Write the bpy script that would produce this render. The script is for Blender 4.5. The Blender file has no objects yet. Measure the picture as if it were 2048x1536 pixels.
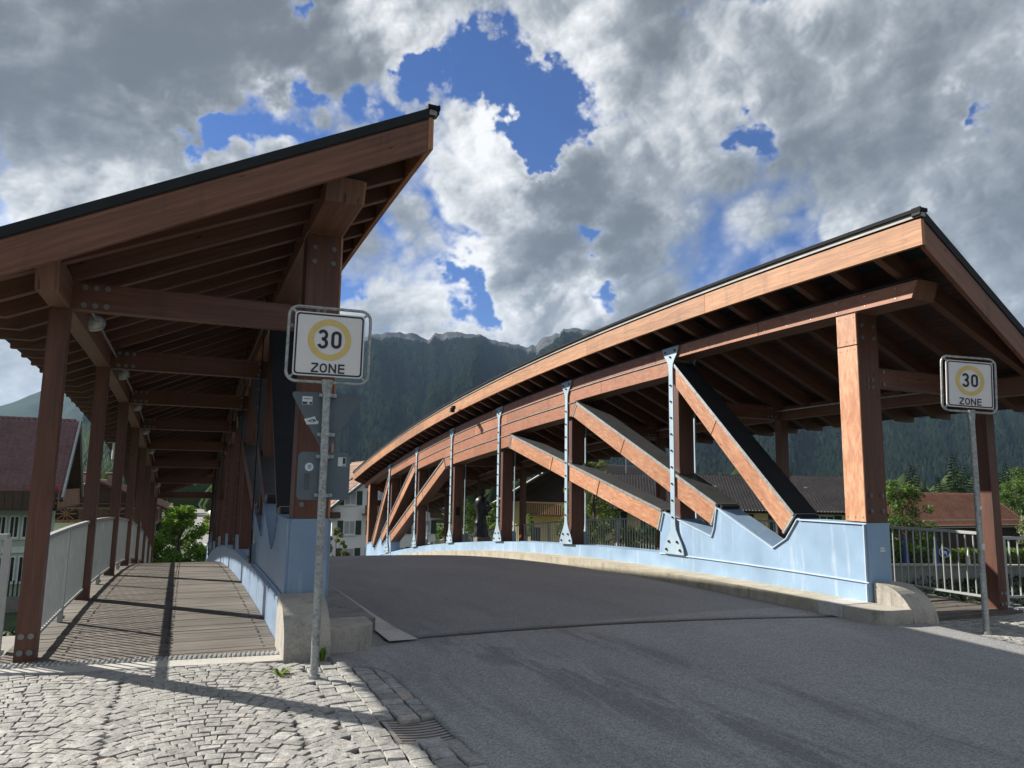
import bpy, math, random
import numpy as np
from mathutils import Vector, Matrix
random.seed(7); rng = np.random.default_rng(11)
R = math.radians
sc = bpy.context.scene
COL = sc.collection

# ------------------------------------------------------------------ camera
CAM_F, YAW, PITCH, ROLL = 1460.858/2048*36, R(23.661), R(7.969), R(0.838)
cam_d = bpy.data.cameras.new('camera'); cam = bpy.data.objects.new('camera', cam_d); COL.objects.link(cam)
fw = Vector((math.sin(YAW)*math.cos(PITCH), math.cos(YAW)*math.cos(PITCH), math.sin(PITCH)))
rt = Vector((math.cos(YAW), -math.sin(YAW), 0)); up = rt.cross(fw)
rt2 = rt*math.cos(ROLL)+up*math.sin(ROLL); up2 = up*math.cos(ROLL)-rt*math.sin(ROLL)
m = Matrix((( rt2.x, up2.x, -fw.x, 0), (rt2.y, up2.y, -fw.y, 0), (rt2.z, up2.z, -fw.z, 1.6), (0,0,0,1)))
cam.matrix_world = m
cam_d.sensor_width = 36; cam_d.lens = CAM_F; cam_d.clip_start = .05; cam_d.clip_end = 40000
sc.camera = cam

# ------------------------------------------------------------------ light and exposure
sc.view_settings.view_transform = 'Standard'; sc.view_settings.look = 'None'
sc.view_settings.exposure = 1.0; sc.view_settings.gamma = 1; sc.view_settings.use_curve_mapping = False
HAZE = .000055
sc.cycles.use_denoising = True
sc.cycles.max_bounces = 6; sc.cycles.diffuse_bounces = 3; sc.cycles.volume_bounces = 1
sc.cycles.transparent_max_bounces = 8; sc.cycles.sample_clamp_indirect = 6
CLOUD_GAIN = 6.8
SUN_TRAVEL = Vector((1.08, -1.20, -1.0)).normalized()
sun_d = bpy.data.lights.new('sun', 'SUN'); sun_d.energy = 5.0; sun_d.angle = R(.53); sun_d.color = (1, .93, .82)
sun = bpy.data.objects.new('sun', sun_d); COL.objects.link(sun)
sun.rotation_euler = SUN_TRAVEL.to_track_quat('-Z', 'Y').to_euler()
TOSUN = -SUN_TRAVEL
SUN_EL = math.asin(TOSUN.z); SUN_AZ = math.atan2(TOSUN.x, TOSUN.y)

# ------------------------------------------------------------------ world: sky with broken cloud
world = bpy.data.worlds.new('World'); sc.world = world; world.use_nodes = True
wt = world.node_tree; wt.nodes.clear()
class NT:
    def __init__(s, tree): s.t = tree
    def n(s, kind, ins=None, **kw):
        nd = s.t.nodes.new(kind)
        for k, v in kw.items(): setattr(nd, k, v)
        for k, v in (ins or {}).items():
            if hasattr(v, 'is_output'): s.t.links.new(v, nd.inputs[k])
            else: nd.inputs[k].default_value = v
        return nd
    def m(s, op, a, b=0.0, c=0.0, clamp=False):
        nd = s.t.nodes.new('ShaderNodeMath'); nd.operation = op; nd.use_clamp = clamp
        for i, v in enumerate((a, b, c)):
            if hasattr(v, 'is_output'): s.t.links.new(v, nd.inputs[i])
            else: nd.inputs[i].default_value = v
        return nd.outputs[0]
    def v(s, op, a, b=None, scale=None):
        nd = s.t.nodes.new('ShaderNodeVectorMath'); nd.operation = op
        for i, x in enumerate((a, b)):
            if x is None: continue
            if hasattr(x, 'is_output'): s.t.links.new(x, nd.inputs[i])
            else: nd.inputs[i].default_value = x
        if scale is not None: 
            if hasattr(scale, 'is_output'): s.t.links.new(scale, nd.inputs['Scale'])
            else: nd.inputs['Scale'].default_value = scale
        return nd.outputs['Value' if op in ('DOT_PRODUCT','LENGTH') else 'Vector']
    def noise(s, vec, scale, detail=5, rough=.55, dist=0, dim='3D', lac=2.0):
        nd = s.n('ShaderNodeTexNoise', {'Scale': scale, 'Detail': detail, 'Roughness': rough, 'Distortion': dist, 'Lacunarity': lac}, noise_dimensions=dim)
        if vec is not None: s.t.links.new(vec, nd.inputs['Vector'])
        return nd.outputs['Fac']
    def ramp(s, fac, stops, interp='LINEAR'):
        nd = s.t.nodes.new('ShaderNodeValToRGB'); cr = nd.color_ramp; cr.interpolation = interp
        while len(cr.elements) < len(stops): cr.elements.new(.5)
        for e, (p, c) in zip(cr.elements, stops):
            e.position = p; e.color = (c, c, c, 1) if isinstance(c, (int, float)) else (*c, 1)
        s.t.links.new(fac, nd.inputs[0]); return nd.outputs['Color']
    def mr(s, x, a, b, c=0.0, d=1.0, smooth=True):
        nd = s.t.nodes.new('ShaderNodeMapRange'); nd.interpolation_type = 'SMOOTHSTEP' if smooth else 'LINEAR'
        s.t.links.new(x, nd.inputs[0])
        for i, q in enumerate((a, b, c, d)): nd.inputs[i+1].default_value = q
        return nd.outputs[0]
    def mix(s, f, a, b, mode='MIX'):
        nd = s.t.nodes.new('ShaderNodeMix'); nd.data_type = 'RGBA'; nd.blend_type = mode
        for k, q in ((0, f), (6, a), (7, b)):
            if hasattr(q, 'is_output'): s.t.links.new(q, nd.inputs[k])
            else: nd.inputs[k].default_value = q if k == 0 else ((*q, 1) if len(q) == 3 else q)
        return nd.outputs[2]

def pix_dir(x, y):                      # direction of a sky feature
    f = 1460.858
    d = fw*f + rt2*(x-1024) + up2*(768-y)
    return d.normalized()
W = NT(wt)
sky = W.n('ShaderNodeTexSky', sky_type='NISHITA', sun_disc=False, sun_elevation=SUN_EL, sun_rotation=SUN_AZ, altitude=700, air_density=1.0, dust_density=.6, ozone_density=2.5)
SUNV = (TOSUN.x, TOSUN.y, TOSUN.z)
def spectral(n, beta, seed, lo=1.0):
    r = np.random.default_rng(seed); f = np.fft.fftfreq(n)*n; k = np.sqrt(f[:,None]**2+f[None]**2); k[0,0] = 1
    a = np.where(k < lo, 0, k**(-beta/2)); F = a*np.exp(2j*np.pi*r.random((n,n))); g = np.fft.ifft2(F).real; g -= g.mean(); return (g/g.std()).astype('f')
def tap(F, u, v):
    n = F.shape[0]; u = (u % 1.0)*n; v = (v % 1.0)*n; i = np.floor(u).astype('i4'); j = np.floor(v).astype('i4'); a = (u-i).astype('f'); b = (v-j).astype('f'); i %= n; j %= n; i2 = (i+1) % n; j2 = (j+1) % n
    return (F[i,j]*(1-a)+F[i2,j]*a)*(1-b)+(F[i,j2]*(1-a)+F[i2,j2]*a)*b
CL = {}
def band(n, lo, hi, seed):
    r = np.random.default_rng(seed); f = np.fft.fftfreq(n)*n; k = np.sqrt(f[:,None]**2+f[None]**2)
    F = np.where((k >= lo) & (k < hi), 1.0/(k+1), 0)*np.exp(2j*np.pi*r.random((n,n))); g = np.fft.ifft2(F).real; return (g/g.std()).astype('f')
def cloud_fields():
    n = 2048; big = spectral(n, 4.2, 5, 2); puff = np.zeros((n,n), 'f'); amp = 1.0
    for i, (lo, hi) in enumerate(((5,10),(11,21),(23,44),(48,90),(96,180),(190,360))):
        puff += amp*np.abs(band(n, lo, hi, 30+i)); amp *= .44
    CL['big'] = big; CL['puff'] = (puff-puff.mean())/puff.std(); CL['j'] = spectral(1024, 3.2, 12, 5); CL['soft'] = spectral(512, 4.0, 14, 2); CL['wisp'] = spectral(1024, 3.0, 15, 6)
def clouds(dx, dy, dz):
    """cover and radiance of the broken cloud layer for unit directions"""
    az = np.arctan2(dx, dy); el = np.arcsin(np.clip(dz, -1, 1))
    u = az/(2*math.pi)*6; v = el*1.3/(2*math.pi)*6
    jx, jy, jz = tap(CL['j'], u+.3, v), tap(CL['j'], u, v+.6), tap(CL['j'], u+.7, v+.2); J = .011
    ex, ey, ez = dx+jx*J, dy+jy*J, dz+jz*J; m_ = np.sqrt(ex*ex+ey*ey+ez*ez); ex, ey, ez = ex/m_, ey/m_, ez/m_
    def blobs(lst):
        acc = np.zeros_like(dx)
        for x, y, rad, amt in lst:
            d = pix_dir(x, y); ang = np.arccos(np.clip(ex*d[0]+ey*d[1]+ez*d[2], -1, 1)); acc += amt*np.exp(-(ang/math.radians(rad))**2)
        return acc
    gaps = blobs(GAPS); dark = blobs(DARKS); brig = blobs(BRIGHTS)
    saz, sel = math.atan2(SUNV[0], SUNV[1]), math.asin(SUNV[2])+.35; ddx = (saz-az)/(2*math.pi)*6; ddy = (sel-el)*1.3/(2*math.pi)*6; nn = np.sqrt(ddx**2+ddy**2)+1e-6; ddx, ddy = ddx/nn, ddy/nn
    den = lambda uu, vv: tap(CL['puff'], uu, vv)*.10+tap(CL['big'], uu+.2, vv)*.15
    base = .48-gaps*1.5+dark*.22+brig*.18
    d0 = den(u, v); D = d0+base
    soft = np.clip(.30+.14*tap(CL['soft'], u, v), .30, .7)
    cov = np.clip(D/soft, 0, 1); cov = cov*cov*(3-2*cov)
    e1 = d0-den(u+ddx*.0045, v+ddy*.0045); e2 = d0-den(u+ddx*.018, v+ddy*.018); e3 = tap(CL['big'], u+.2, v)-tap(CL['big'], u+.2+ddx*.06, v+ddy*.06)
    lit = e1*.85+e2*.60+e3*.13
    thick = np.clip(D/.9, 0, 1.3)
    s = .56+lit*(.95)-.30*(thick-.5)+tap(CL['wisp'], u*1.5, v*2.0)*.018
    s += .30*np.exp(-np.clip(D, 0, 9)/.20)
    s = s-dark*.27+brig*.27; s = np.where(s < .32, .20+.12*np.exp((s-.32)/.12), s); s = np.clip(s, .05, 1.03)
    c0 = np.array([.07,.085,.102]); c1 = np.array([.33,.365,.40]); c2 = np.array([.93,.94,.95])
    t = np.clip(s/.55, 0, 1)[...,None]; t2 = np.clip((s-.55)/.45, 0, 1)[...,None]
    col = c0+(c1-c0)*t**1.15; col = col+(c2-col)*t2
    return col, cov
GAPS = [(1080,190,3.2,.62),(1095,265,2.2,.5),(1085,315,1.4,.4),(1010,150,2.4,.38),(960,105,2.2,.34),(900,70,1.8,.34),(840,130,1.6,.40),(850,170,1.6,.3),(500,238,2.2,.52),(425,258,1.6,.5),(585,222,1.8,.40),(650,245,1.6,.25),(740,215,1.8,.3),(935,540,1.7,.55),(965,600,1.4,.40),(975,650,1.5,.5),(900,650,1.4,.35),(690,590,1.2,.55),(1530,290,1.5,.45),(1490,275,1.0,.35),(1945,215,1.3,.50),(1245,595,1.5,.5),(1190,600,1.2,.3),(1170,468,1.3,.42),(1110,465,1.0,.3),(1290,150,1.6,.22),(590,8,1.3,.5),(1050,612,1.0,.5),(1190,260,1.6,.28),(1270,60,1.3,.2),(-500,250,7,.7),(-900,500,6,.6),(2600,250,7,.7),(2300,-300,6,.6),(700,-700,9,.6),(1500,-600,6,.5)]
DARKS = [(140,120,8,.75),(430,70,6,.72),(610,130,4.0,.62),(300,170,4,.5),(60,300,4,.35),(340,310,3,.3),(1150,375,2.6,1.15),(1060,395,1.8,.7),(1090,512,2.0,1.1),(1250,495,2.6,1.0),(1400,500,2.0,.7),(1010,505,1.5,.5),(1830,300,3.6,.65),(1960,440,4,.75),(1700,370,3,.55),(1650,60,5,.2),(1900,100,6,.38),(830,480,3.0,.55),(790,610,1.8,.35),(1500,360,3,.3),(2030,260,3,.5)]
BRIGHTS = [(270,232,1.0,1.3),(545,225,1.4,1.2),(480,300,2.4,.5),(620,285,2,.4),(770,40,2.2,1.0),(800,80,1.4,.8),(995,245,1.6,1.3),(960,310,2.2,.8),(900,330,2.4,.5),(1120,645,1.8,1.1),(1050,662,1.4,.9),(1200,620,1.6,.7),(40,420,4.0,.8),(190,360,3.0,.45),(1230,185,3.4,.65),(1180,120,2.2,.5),(1340,440,2.2,.65),(1200,420,1.6,.5),(1480,130,5,.25),(770,545,2.0,.5),(1340,300,3.0,.5),(20,740,5,.6),(1690,490,2.2,.4),(1360,150,3,.35),(1480,450,2,.35)]
def bake_sky(w, h, c0, c1, r0, r1, step):
    """evaluate the cloud layer on part of a direction map"""
    cu = (np.arange(c0, c1, step)+step*.5)/w; rv = (np.arange(r0, r1, step)+step*.5)/h
    a = -(cu-.5)*2*math.pi; e = (rv-.5)*math.pi; A, E = np.meshgrid(a, e)
    col, cov = clouds(np.cos(A)*np.cos(E), np.sin(A)*np.cos(E), np.sin(E)); return np.concatenate([col, cov[...,None]], -1).astype('f')
cloud_fields(); SW, SH = 4096, 2048
big = np.zeros((SH, SW, 4), 'f'); big[...] = (.16,.18,.18,1)
lo = bake_sky(SW, SH, 0, SW, SH//2, SH, 8); big[SH//2:] = np.repeat(np.repeat(lo, 8, 0), 8, 1)
caz = math.pi/2-YAW; cc = (.5-caz/(2*math.pi))*SW; hw_ = int(SW*47/360); c0_ = int(cc)-hw_; c1_ = int(cc)+hw_; r1_ = int(SH*(.5+52/180))
big[SH//2-24:r1_, c0_:c1_] = bake_sky(SW, SH, c0_, c1_, SH//2-24, r1_, 1)
def sky_map(name, px):
    im = bpy.data.images.new(name, SW, SH, alpha=False, float_buffer=True); im.colorspace_settings.name = 'Non-Color'
    q = np.ones((SH, SW, 4), 'f'); q[...,:px.shape[-1]] = px; im.pixels.foreach_set(q.ravel()); im.update()
    nd = W.n('ShaderNodeTexEnvironment', projection='EQUIRECTANGULAR', interpolation='Linear'); nd.image = im; return nd.outputs['Color']
cl_col = sky_map('cloud_colour', big[...,:3]); cl_cov = sky_map('cloud_cover', np.repeat(big[...,3:4], 3, -1))
cloud10 = W.v('SCALE', cl_col, scale=CLOUD_GAIN)
blue = W.mix(1.0, sky.outputs[0], (.27,.42,.70), 'MULTIPLY')
mixed = W.mix(cl_cov, blue, cloud10)
bg = W.n('ShaderNodeBackground', {'Color': mixed, 'Strength': .08})
wo = W.n('ShaderNodeOutputWorld'); wt.links.new(bg.outputs[0], wo.inputs[0])

# ------------------------------------------------------------------ helpers
def link(o, parent=None):
    COL.objects.link(o)
    if parent is not None: o.parent = parent
    return o
def tag(o, label=None, cat=None, group=None, kind=None):
    if label: o['label'] = label
    if cat: o['category'] = cat
    if group: o['group'] = group
    if kind: o['kind'] = kind
    return o
def thing(name, loc, label, cat, group=None):
    o = bpy.data.objects.new(name, None); o.empty_display_size = .2; o.location = loc
    COL.objects.link(o); return tag(o, label, cat, group)
MATS = {}
class MB:
    """collects faces in world space; uv runs along each piece"""
    def __init__(s): s.v=[]; s.f=[]; s.uv=[]; s.mi=[]
    def quad(s, pts, uvs=None, mi=0):
        b = len(s.v); s.v += [tuple(p) for p in pts]; s.f.append(tuple(range(b, b+len(pts))))
        s.uv += uvs if uvs else [(p[0]+p[1]*.37, p[2]+p[1]*.61) for p in pts]; s.mi.append(mi)
    def hexa(s, c, L=None, mi=0, skip=()):
        """c: 8 corners, 0-3 start ring, 4-7 end ring (same order)"""
        c = [Vector(p) for p in c]
        if L is None: L = (c[4]-c[0]).length
        ru = random.random()*50; rv = random.random()*50
        ring = [0]
        for i in range(4): ring.append(ring[-1]+(c[(i+1)%4]-c[i]).length)
        # orientation check
        e1 = c[1]-c[0]; e2 = c[3]-c[0]; ax = c[4]-c[0]
        flip = e1.cross(e2).dot(ax) > 0
        for i in range(4):
            j = (i+1) % 4
            if ('side', i) in skip: continue
            q = [c[i], c[j], c[4+j], c[4+i]]; uv = [(ru, rv+ring[i]), (ru, rv+ring[i+1]), (ru+L, rv+ring[i+1]), (ru+L, rv+ring[i])]
            if not flip: q = q[::-1]; uv = uv[::-1]
            s.quad(q, uv, mi)
        a = [c[0],c[1],c[2],c[3]]; b = [c[4],c[5],c[6],c[7]]
        ua = [(ru+.03*k, rv+.7*(k%2)) for k in range(4)]
        s.quad(a[::-1] if flip else a, ua, mi); s.quad(b if flip else b[::-1], ua, mi)
    def box(s, x0, x1, y0, y1, z0, z1, axis=None, mi=0):
        d = (x1-x0, y1-y0, z1-z0)
        if axis is None: axis = max(range(3), key=lambda i: abs(d[i]))
        P = lambda a, b, c: (x0 if a == 0 else x1, y0 if b == 0 else y1, z0 if c == 0 else z1)
        if axis == 0: r0 = [P(0,0,0),P(0,1,0),P(0,1,1),P(0,0,1)]; r1 = [P(1,0,0),P(1,1,0),P(1,1,1),P(1,0,1)]
        elif axis == 1: r0 = [P(0,0,0),P(1,0,0),P(1,0,1),P(0,0,1)]; r1 = [P(0,1,0),P(1,1,0),P(1,1,1),P(0,1,1)]
        else: r0 = [P(0,0,0),P(1,0,0),P(1,1,0),P(0,1,0)]; r1 = [P(0,0,1),P(1,0,1),P(1,1,1),P(0,1,1)]
        s.hexa(r0+r1, abs(d[axis]), mi)
    def beam(s, p0, p1, w, hgt, upv=(0,0,1), mi=0):
        p0 = Vector(p0); p1 = Vector(p1); a = (p1-p0).normalized(); upv = Vector(upv)
        sd = a.cross(upv).normalized(); u = sd.cross(a).normalized()
        o = [sd*(-w/2)+u*(-hgt/2), sd*(w/2)+u*(-hgt/2), sd*(w/2)+u*(hgt/2), sd*(-w/2)+u*(hgt/2)]
        s.hexa([p0+k for k in o]+[p1+k for k in o], None, mi)
    def prism(s, poly, x0, x1, axis=0, mi=0, cap=True):
        """poly in the two other axes; extruded along axis"""
        n = len(poly)
        def P(q, x):
            if axis == 0: return Vector((x, q[0], q[1]))
            if axis == 1: return Vector((q[0], x, q[1]))
            return Vector((q[0], q[1], x))
        area = sum(poly[i][0]*poly[(i+1)%n][1]-poly[(i+1)%n][0]*poly[i][1] for i in range(n))
        sign = 1 if area > 0 else -1
        if axis == 1: sign = -sign
        if x1 < x0: sign = -sign
        for i in range(n):
            j = (i+1) % n; q = [P(poly[i],x0), P(poly[j],x0), P(poly[j],x1), P(poly[i],x1)]
            s.quad(q if sign > 0 else q[::-1], None, mi)
        if cap:
            a = [P(q, x1) for q in poly]; b = [P(q, x0) for q in poly]
            s.quad(a if sign > 0 else a[::-1], None, mi); s.quad(b[::-1] if sign > 0 else b, None, mi)
    def tube(s, pts, rad, seg=8, mi=0, cap=True):
        pts = [Vector(p) for p in pts]; rads = rad if isinstance(rad, (list, tuple)) else [rad]*len(pts)
        rings = []; a = None
        for i, p in enumerate(pts):
            t = (pts[min(i+1, len(pts)-1)]-pts[max(i-1, 0)]).normalized()
            if a is None: a = t.cross(Vector((0,0,1)) if abs(t.z) < .9 else Vector((1,0,0))).normalized()
            else: a = (a-t*a.dot(t)).normalized()
            b = a.cross(t).normalized()
            rings.append([p+(a*math.cos(k*2*math.pi/seg)+b*math.sin(k*2*math.pi/seg))*rads[i] for k in range(seg)])
        L = 0
        for i in range(len(rings)-1):
            l2 = L+(pts[i+1]-pts[i]).length
            for k in range(seg):
                j = (k+1) % seg
                s.quad([rings[i][j], rings[i][k], rings[i+1][k], rings[i+1][j]], [(L, j/seg), (L, k/seg), (l2, k/seg), (l2, j/seg)], mi)
            L = l2
        if cap: s.quad(rings[0], None, mi); s.quad(rings[-1][::-1], None, mi)
    def disc(s, c, n, r, th, seg=12, mi=0):
        c = Vector(c); n = Vector(n).normalized(); s.tube([c, c+n*th], r, seg, mi)
    def build(s, name, mats, parent=None, smooth=False, bevel=0):
        me = bpy.data.meshes.new(name); me.from_pydata(s.v, [], s.f)
        uv = me.uv_layers.new(name='UVMap'); uv.data.foreach_set('uv', np.array(s.uv, 'f').ravel())
        if not isinstance(mats, (list, tuple)): mats = [mats]
        for k in mats: me.materials.append(MATS[k])
        if len(mats) > 1: me.polygons.foreach_set('material_index', s.mi)
        if smooth: me.polygons.foreach_set('use_smooth', [True]*len(me.polygons))
        me.update()
        o = bpy.data.objects.new(name, me); link(o, parent)
        if parent is not None and parent.type == 'EMPTY' or (parent is not None):
            o.matrix_parent_inverse = Matrix.Translation(-world_loc(parent)) if parent.type == 'EMPTY' else Matrix.Identity(4)
        return o
def world_loc(p):
    v = Vector(p.location); q = p.parent
    while q is not None: v = v + Vector(q.location); q = q.parent
    return v
def place(name, me, loc, parent, rot=None, scale=None):
    """linked piece sharing mesh data, given its world place"""
    o = bpy.data.objects.new(name, me); link(o, parent)
    base = Vector((0,0,0))
    if parent is not None and parent.type == 'EMPTY': base = Vector(parent.location)
    o.location = Vector(loc)-base
    if rot: o.rotation_euler = rot
    if scale: o.scale = scale
    return o
def grid_obj(name, X, Y, Z, mat, parent=None, smooth=True, uvs=1.0):
    ny, nx = X.shape
    v = np.stack([X, Y, Z], -1).reshape(-1, 3)
    i = np.arange((ny-1)*(nx-1)); r = i//(nx-1); c = i % (nx-1); a = r*nx+c
    f = np.stack([a, a+1, a+nx+1, a+nx], -1)
    return np_mesh(name, v, f, mat, parent, smooth)
def np_mesh(name, v, f, mat, parent=None, smooth=False, col=None):
    me = bpy.data.meshes.new(name)
    n, k = f.shape
    me.vertices.add(len(v)); me.vertices.foreach_set('co', v.astype('f').ravel())
    me.loops.add(n*k); me.loops.foreach_set('vertex_index', f.astype('i').ravel())
    me.polygons.add(n); me.polygons.foreach_set('loop_start', np.arange(0, n*k, k, dtype='i')); me.polygons.foreach_set('loop_total', np.full(n, k, 'i'))
    if smooth: me.polygons.foreach_set('use_smooth', np.ones(n, bool))
    if col is not None:
        at = me.attributes.new('tint', 'FLOAT', 'FACE'); at.data.foreach_set('value', col.astype('f'))
    me.materials.append(MATS[mat]); me.update(); me.validate()
    o = bpy.data.objects.new(name, me); link(o, parent)
    if parent is not None and parent.type == 'EMPTY': o.matrix_parent_inverse = Matrix.Translation(-Vector(parent.location))
    return o
# ------------------------------------------------------------------ materials
def mat(name, rough=.6, metal=0.0, spec=.5):
    mt = bpy.data.materials.new(name); mt.use_nodes = True; t = mt.node_tree; t.nodes.clear()
    N = NT(t); b = N.n('ShaderNodeBsdfPrincipled', {'Roughness': rough, 'Metallic': metal})
    b.inputs['Specular IOR Level'].default_value = spec
    o = N.n('ShaderNodeOutputMaterial'); t.links.new(b.outputs[0], o.inputs[0])
    MATS[name] = mt; return N, b
def setc(N, b, c):
    if hasattr(c, 'is_output'): N.t.links.new(c, b.inputs['Base Color'])
    else: b.inputs['Base Color'].default_value = (*c, 1)
def bump(N, b, hgt, strength=.3, dist=.01):
    nd = N.n('ShaderNodeBump', {'Strength': strength, 'Distance': dist, 'Height': hgt}); N.t.links.new(nd.outputs[0], b.inputs['Normal'])
def plain(name, c, rough=.6, metal=0.0, var=.12, scale=6.0, spec=.5):
    N, b = mat(name, rough, metal, spec); g = N.n('ShaderNodeNewGeometry').outputs['Position']
    n = N.noise(g, scale, 5, .6); k = N.mr(n, .25, .75, 1-var, 1+var, False)
    setc(N, b, N.mix(1.0, c, N.n('ShaderNodeCombineXYZ', {0: k, 1: k, 2: k}).outputs[0], 'MULTIPLY')); return N, b
def wood(name, c0, c1, c2, rough=.62, knots=.5, stain=.25, across=15, panel=False):
    N, b = mat(name, rough); uv = N.n('ShaderNodeUVMap').outputs[0]; oi = N.n('ShaderNodeObjectInfo')
    off = N.v('SCALE', N.n('ShaderNodeCombineXYZ', {0: oi.outputs['Random'], 1: oi.outputs['Random'], 2: oi.outputs['Random']}).outputs[0], scale=37.0)
    p = N.v('ADD', uv, off)
    wav = N.noise(p, 1.6, 3, .5)
    st = N.v('MULTIPLY', N.v('ADD', p, N.v('SCALE', N.n('ShaderNodeCombineXYZ', {1: wav}).outputs[0], scale=.10 if not panel else .32)), (.9 if not panel else 2.4, across, 1))
    gr = N.noise(st, 2.3, 8, .62, .3)
    big = N.noise(p, .9, 3, .5)
    f = N.m('ADD', N.m('MULTIPLY', gr, .75), N.m('MULTIPLY', big, .30))
    col = N.ramp(f, [(.30, c0), (.5, c1), (.72, c2)])
    # dark knots
    vo = N.n('ShaderNodeTexVoronoi', {'Vector': N.v('MULTIPLY', p, (1.6, 3.2, 1)), 'Scale': 1.9, 'Randomness': 1.0})
    kn = N.mr(vo.outputs['Distance'], .05, .12, 1, 0)
    sel = N.m('GREATER_THAN', N.n('ShaderNodeSeparateColor', {0: vo.outputs['Color']}).outputs[0], 1-knots*.75)
    col = N.mix(N.m('MULTIPLY', N.m('MULTIPLY', kn, sel), .85), col, tuple(x*.25 for x in c0))
    # weather streaks
    g = N.n('ShaderNodeNewGeometry').outputs['Position']
    sk = N.noise(N.v('MULTIPLY', g, (3, 3, .6)), 1.3, 6, .65)
    col = N.mix(N.mr(sk, .52, .75, 0, stain), col, tuple(x*.45 for x in c0))
    if not panel:
        lam = N.n('ShaderNodeTexWhiteNoise', {'W': N.m('FLOOR', N.m('MULTIPLY', N.n('ShaderNodeSeparateXYZ', {0: p}).outputs[1], 23.0))}, noise_dimensions='1D').outputs['Value']
        lk = N.mr(lam, 0, 1, .86, 1.12, False); col = N.mix(1.0, col, N.n('ShaderNodeCombineXYZ', {0: lk, 1: lk, 2: lk}).outputs[0], 'MULTIPLY')
    tone = N.mr(oi.outputs['Random'], 0, 1, .86, 1.12, False)
    col = N.mix(1.0, col, N.n('ShaderNodeCombineXYZ', {0: tone, 1: tone, 2: tone}).outputs[0], 'MULTIPLY')
    setc(N, b, col); bump(N, b, gr, .25, .004)
wood('wood_post', (.055,.020,.012), (.095,.034,.020), (.14,.055,.033), .5, .25, .35)
wood('wood_beam', (.065,.027,.017), (.105,.044,.027), (.15,.067,.042), .55, .35, .25)  # rafter wood darkened: shade under the roofs is deepened in its colour
wood('wood_fascia', (.19,.078,.032), (.335,.15,.064), (.47,.25,.12), .6, 1.0, .45)
wood('wood_gable', (.09,.036,.021), (.16,.064,.036), (.22,.095,.055), .6, 1.0, .5)
wood('wood_panel', (.29,.12,.062), (.42,.20,.112), (.60,.35,.225), .45, .2, .25, 9, True)
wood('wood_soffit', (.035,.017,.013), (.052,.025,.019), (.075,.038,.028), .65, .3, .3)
wood('wood_chord', (.10,.042,.024), (.15,.066,.038), (.21,.10,.06), .55, .35, .25)
plain('rim_sunlit', (.46,.56,.66), .45, 0, .15, 4)  # right-hand rims only: their sunlit look is put into this paler paint
wood('wood_clad', (.20,.075,.038), (.30,.12,.063), (.40,.18,.10), .5, .2, .25, 9, True)
wood('wood_dark', (.035,.022,.016), (.06,.037,.025), (.095,.06,.04), .75, .3, .3)
wood('wood_balcony', (.12,.06,.03), (.20,.105,.055), (.28,.16,.09), .7, .3, .3)
wood('wood_grey', (.12,.11,.10), (.20,.185,.17), (.29,.27,.25), .8, .3, .3)
# weathered deck planks
N, b = mat('plank', .78); uv = N.n('ShaderNodeUVMap').outputs[0]; oi = N.n('ShaderNodeObjectInfo')
p = N.v('ADD', uv, N.v('SCALE', N.n('ShaderNodeCombineXYZ', {0: oi.outputs['Random'], 1: oi.outputs['Random']}).outputs[0], scale=53.))
gr = N.noise(N.v('MULTIPLY', p, (1.3, 22, 1)), 1.6, 8, .65, .4); g = N.n('ShaderNodeNewGeometry').outputs['Position']
bl = N.noise(g, 1.1, 5, .6)
col = N.ramp(N.m('ADD', N.m('MULTIPLY', gr, .7), N.m('MULTIPLY', bl, .35)), [(.30, (.035,.030,.025)), (.52, (.098,.085,.072)), (.74, (.20,.178,.152))])
tone = N.mr(oi.outputs['Random'], 0, 1, .72, 1.2, False)
setc(N, b, N.mix(1.0, col, N.n('ShaderNodeCombineXYZ', {0: tone, 1: tone, 2: tone}).outputs[0], 'MULTIPLY')); bump(N, b, gr, .5, .006)
# concrete
def concrete(name, c, dirt=.5, moss=.0):
    N, b = mat(name, .85); g = N.n('ShaderNodeNewGeometry').outputs['Position']
    n1 = N.noise(g, 3.0, 7, .65); n2 = N.noise(g, 38, 3, .6); n3 = N.noise(N.v('MULTIPLY', g, (5, 5, .8)), 1.2, 6, .7)
    f = N.m('ADD', N.m('MULTIPLY', n1, .6), N.m('MULTIPLY', n2, .4))
    col = N.ramp(f, [(.3, tuple(x*.62 for x in c)), (.5, c), (.72, tuple(min(1, x*1.28) for x in c))])
    col = N.mix(N.mr(n3, .50, .72, 0, dirt), col, (.05,.047,.04))
    pores = N.n('ShaderNodeTexVoronoi', {'Vector': g, 'Scale': 26.0}).outputs['Distance']
    col = N.mix(N.mr(pores, .06, .13, .6, 0), col, (.06,.055,.05))
    if moss: col = N.mix(N.mr(N.noise(g, 2.2, 6, .7), .5, .7, 0, moss), col, (.16,.14,.055))
    setc(N, b, col); bump(N, b, f, .35, .012)
concrete('concrete', (.36,.34,.30), .5)
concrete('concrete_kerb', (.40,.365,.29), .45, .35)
concrete('concrete_sill', (.42,.41,.385), .25)
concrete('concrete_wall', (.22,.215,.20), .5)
concrete('concrete_pale', (.46,.45,.43), .2)
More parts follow.
